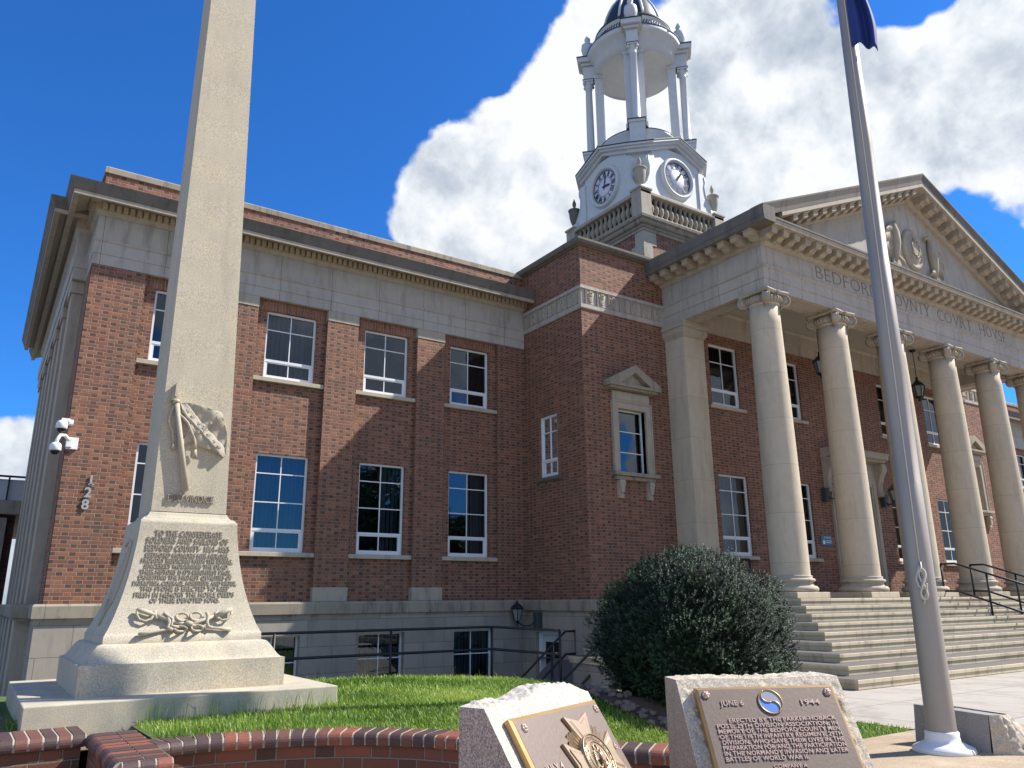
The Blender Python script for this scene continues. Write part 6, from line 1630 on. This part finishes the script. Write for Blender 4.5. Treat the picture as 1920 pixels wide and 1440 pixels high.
# eagle with spread wings, shield and ring of stars
b.tube([Q(BX + .013 * math.cos(a), BY - .036 + .013 * math.sin(a), .025) for a in np.linspace(0, 2 * math.pi, 17)[:-1]], .003, 5, closed=True)
for sg in (-1, 1):
    for k in range(6):
        b.tube([Q(BX + sg * .008, BY - .006 + k * .002, .026), Q(BX + sg * (.022 + .003 * k), BY - .026 + k * .006, .027), Q(BX + sg * (.038 + .001 * k), BY - .022 + k * .010, .024)], [.004, .0035, .0015], 5)
    b.tube([Q(BX + sg * .006, BY + .02, .026), Q(BX + sg * .020, BY + .035, .026), Q(BX + sg * .034, BY + .030, .026)], [.004, .003, .002], 5)
b.tube([Q(BX, BY + .045, .025), Q(BX, BY + .015, .030), Q(BX, BY - .012, .030), Q(BX - .006, BY - .020, .029)], [.004, .010, .007, .003], 7)
b.build('badge_eagle', 'badge_bronze', f)
b = MB(); b.prism([(BX - .011, BY - .004), (BX + .011, BY - .004), (BX + .011, BY + .014), (BX, BY + .024), (BX - .011, BY + .014)], lambda x, y: Q(x, y, .03), lambda x, y: Q(x, y, .039)); b.build('badge_shield', 'badge_rose', f)

# ================================================================== FLAGPOLE, FLAG, MARKER STONE
FP0 = (6.985 * .955, 3.93 * .955); fpx = lambda z: FP0[0] + .0185 * (z - .34)
fp = empty('flagpole', (FP0[0], FP0[1], .38), 'tall silvery metal flagpole with a flared white base collar', 'flagpole')
prf = [(.113 - .0055 * (z - .34), z) for z in (.44, 1.5, 2.55, 2.552, 3.6, 4.68, 4.682, 5.9, 7.2, 7.202, 8.8, 10.4)]
b = MB(); vs = []; sg_ = 32
for r, z in prf:
    if abs(z % 1 - .552) < .001 or abs(z - 4.682) < .001 or abs(z - 7.202) < .001: r *= .985
    for k in range(sg_): a = 2 * math.pi * k / sg_; vs.append((fpx(z) + r * math.cos(a), FP0[1] + r * math.sin(a), z))
b.add(vs, [(i * sg_ + k, i * sg_ + (k + 1) % sg_, (i + 1) * sg_ + (k + 1) % sg_, (i + 1) * sg_ + k) for i in range(len(prf) - 1) for k in range(sg_)], True); b.add(vs[-sg_:], [tuple(range(sg_))])
b.build('pole', 'aluminium', fp, fix=False)
MB().lathe([(.228, 0), (.235, .015), (.225, .04), (.17, .065), (.135, .085), (.125, .12), (.128, .15), (.118, .16)], (FP0[0], FP0[1], .395), 40).build('base_collar', 'camera_white', fp, fix=False)
MB().lathe([(.05, 0), (.13, .06), (.16, .16), (.13, .26), (.02, .32)], (fpx(10.4), FP0[1], 10.4), 20).build('finial', 'bronze_bright', fp, fix=False)
cdir = Vector((0 - FP0[0], 0 - FP0[1])).normalized(); crt = Vector((-cdir.y, cdir.x)) * -1
def onp(z, ang, ex=.0):
    r = .113 - .0055 * (z - .34) + ex; v = (cdir * math.cos(ang) + Vector((cdir.y, -cdir.x)) * -math.sin(ang)); return (fpx(z) + v.x * r, FP0[1] + v.y * r, z)
b = MB(); b.tube([onp(z, .02 + .0 * z, .008) for z in np.linspace(1.86, 9.8, 14)], .0052, 6)
for k in range(4):
    ph = k * .8; b.tube([onp(1.70 + (.10 + .008 * k) * math.sin(a), .02 + (.30 + .05 * math.sin(ph)) * math.sin(2 * a) * .5 + .05 * math.sin(ph), .022 + .007 * k + .008 * math.cos(a)) for a in np.linspace(0, 2 * math.pi, 25)[:-1]], .0075, 6, closed=True)
b.tube([onp(1.86, .02, .012), onp(1.80, -.16, .03), onp(1.74, -.30, .028), onp(1.68, -.18, .04), onp(1.66, .06, .05), onp(1.70, .24, .04), onp(1.62, .16, .03), onp(1.54, -.02, .022)], .0075, 6)
b.build('halyard_rope', 'rope', fp)
b = MB(); b.tube([onp(1.55, .05, .02), onp(1.88, .05, .02)], .010, 6); b.tube([onp(1.68, .05, 0), onp(1.72, .05, .025)], .016, 6); b.build('cleat', 'aluminium', fp)

fg = MB()
nu, nv2 = 34, 30; vs = []; rdir = Vector((rt.x, rt.y))
for j in range(nv2 + 1):
    z = 7.05 + 1.9 * j / nv2
    for i in range(nu + 1):
        s_ = i / nu; wv = .27 - .06 * (z - 7.05) / 1.0 + .02 * math.sin(7 * z); wv = max(.10, wv)
        dd_ = .055 * math.sin(s_ * 11 + z * 1.5) * (.3 + s_) + .05 * s_; zz_ = z - .06 * s_ + .05 * math.sin(s_ * 3.1) * (1 - j / nv2) - (.07 * s_ * (1 - j / nv2))
        px0 = fpx(z) + rdir.x * (.02 + wv * s_) + cdir.x * (.11 + dd_); py0 = FP0[1] + rdir.y * (.02 + wv * s_) + cdir.y * (.11 + dd_)
        vs.append((px0, py0, zz_))
fg.add(vs, [(j * (nu + 1) + i, j * (nu + 1) + i + 1, (j + 1) * (nu + 1) + i + 1, (j + 1) * (nu + 1) + i) for j in range(nv2) for i in range(nu)], True)
o = fg.build('flag', 'flag_blue', None, fix=False); md = o.modifiers.new('thickness', 'SOLIDIFY'); md.thickness = .004; origin(o); tag(o, 'dark blue flag hanging limp near the top of the flagpole', 'flag')

b = MB()
A0 = Vector((7.17, 4.28)); B0 = Vector((6.97, 3.54)); dv = (B0 - A0).normalized(); nb = Vector((dv.y, -dv.x)) * -1
if nb.x < 0: nb = -nb
def ms(s_, t_, z): p = A0 + dv * s_ + nb * t_; return Vector((p.x * .98, p.y * .98, z + .035))
Lm = (B0 - A0).length
t = empty('granite_marker', ((A0 + B0) / 2)[:] + (.34,), 'low grey granite block with one rough broken end behind the flagpole base', 'stone block')
HM = .31
noisy_sheet(lambda a, v: ms(Lm * a, 0 + .03 * v, .34 + HM * v), 20, 12, .0008, 20, Vector((-1, 0, 0)), 5, 0).build('smooth_face', 'grey_granite', t, fix=False)
noisy_sheet(lambda a, v: ms(Lm * a, .03 + .20 * v, .34 + HM - .01 * v), 30, 10, .004, 26, Vector((0, 0, 1)), 6).build('top_face', 'grey_granite', t, fix=False)
noisy_sheet(lambda a, v: ms(Lm + (.03 + .10 * (1 - v)) * math.sin(math.pi * min(1, a * .9 + .05)), .03 * v + (.62 * (1 - v) + .20 * v) * a, .34 + HM * v), 30, 24, .022, 16, Vector((dv.x, dv.y, .3)), 8, 1).build('rough_end', 'rock_face', t, fix=False)
noisy_sheet(lambda a, v: ms(Lm * (1 - a), .62 * (1 - v) + .23 * v, .34 + HM * v), 24, 20, .02, 16, Vector((nb.x, nb.y, .4)), 9, 1).build('rough_back', 'rock_face', t, fix=False)

# ================================================================== NEIGHBOURING BUILDING, FAR LEFT
nb_ = empty('neighbour_building', (-4, 32, -.2), 'dark brick flat-roofed building in shade at the left edge', 'building')
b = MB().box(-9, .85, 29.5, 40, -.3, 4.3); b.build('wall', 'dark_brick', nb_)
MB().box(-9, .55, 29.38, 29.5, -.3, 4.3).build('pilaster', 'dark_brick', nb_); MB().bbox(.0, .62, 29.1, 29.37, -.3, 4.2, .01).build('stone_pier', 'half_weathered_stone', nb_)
MB().box(-9.2, 1.6, 28.9, 40.2, 4.303, 4.72).build('concrete_band', 'half_weathered_stone', nb_)
MB().box(-9, 1.5, 29.6, 29.7, 4.72, 5.45).build('parapet_panel', 'door_white', nb_)
b = MB()
for x in np.arange(-5, 1.7, .55): b.box(x, x + .05, 29.45, 29.5, 4.72, 5.55)
b.box(-5, 1.7, 29.44, 29.51, 5.5, 5.56); b.build('roof_railing', 'iron', nb_)
MB().lathe([(.75, 0), (.72, .25), (.6, .5), (.35, .68), (.01, .75)], (1.75, 29.7, 5.05), 24).build('dark_awning', 'interior', nb_)

# trees across the street (behind the viewer, mirrored in the windows)
def tree(x, y, h, r, label, seed):
    rg_ = np.random.default_rng(seed); t = empty('street_tree', (x, y, .3), label, 'tree', 'trees across the street')
    b = MB(); b.tube([(x, y, .3), (x + .1, y, h * .3), (x, y + .1, h * .55)], [.28, .22, .12], 8)
    for k in range(8): a = k * .8; b.tube([(x, y, h * (.3 + .03 * k)), (x + r * .4 * math.cos(a), y + r * .4 * math.sin(a), h * (.5 + .03 * k)), (x + r * .75 * math.cos(a), y + r * .75 * math.sin(a), h * (.62 + .03 * k))], [.10, .06, .02], 6)
    b.build('trunk', 'bark', t)
    nc = 150; c = rg_.normal(size=(nc, 3)); c /= np.linalg.norm(c, axis=1)[:, None]; c *= (rg_.random(nc) ** .4)[:, None]; c = c * np.array([r, r, h * .34]) + np.array([x, y, h * .66])
    n = 16000; ii = rg_.integers(0, nc, n); p = c[ii] + rg_.normal(scale=r * .13, size=(n, 3)); a1 = rg_.normal(size=(n, 3)); a1 /= np.linalg.norm(a1, axis=1)[:, None]; a2 = np.cross(a1, rg_.normal(size=(n, 3))); a2 /= np.linalg.norm(a2, axis=1)[:, None]; s_ = rg_.uniform(.07, .15, n)[:, None]
    V = np.stack([p - a1 * s_, p + a2 * s_ * .6, p + a1 * s_, p - a2 * s_ * .6], 1); o = tinted('crown', 'tree_leaf', (V - np.array([x, y, .3])).reshape(-1, 3), np.arange(n)[:, None] * 4 + np.array([[0, 1, 2, 3]]), np.repeat(rg_.random(n), 4)); o.parent = t
tree(21.2, -14, 11.0, 2.9, 'tall dense street tree mirrored in the middle ground-floor window', 1)
tree(26.0, -14.5, 7.6, 2.0, 'small street tree mirrored in the ground-floor window beside the inner corner', 2)
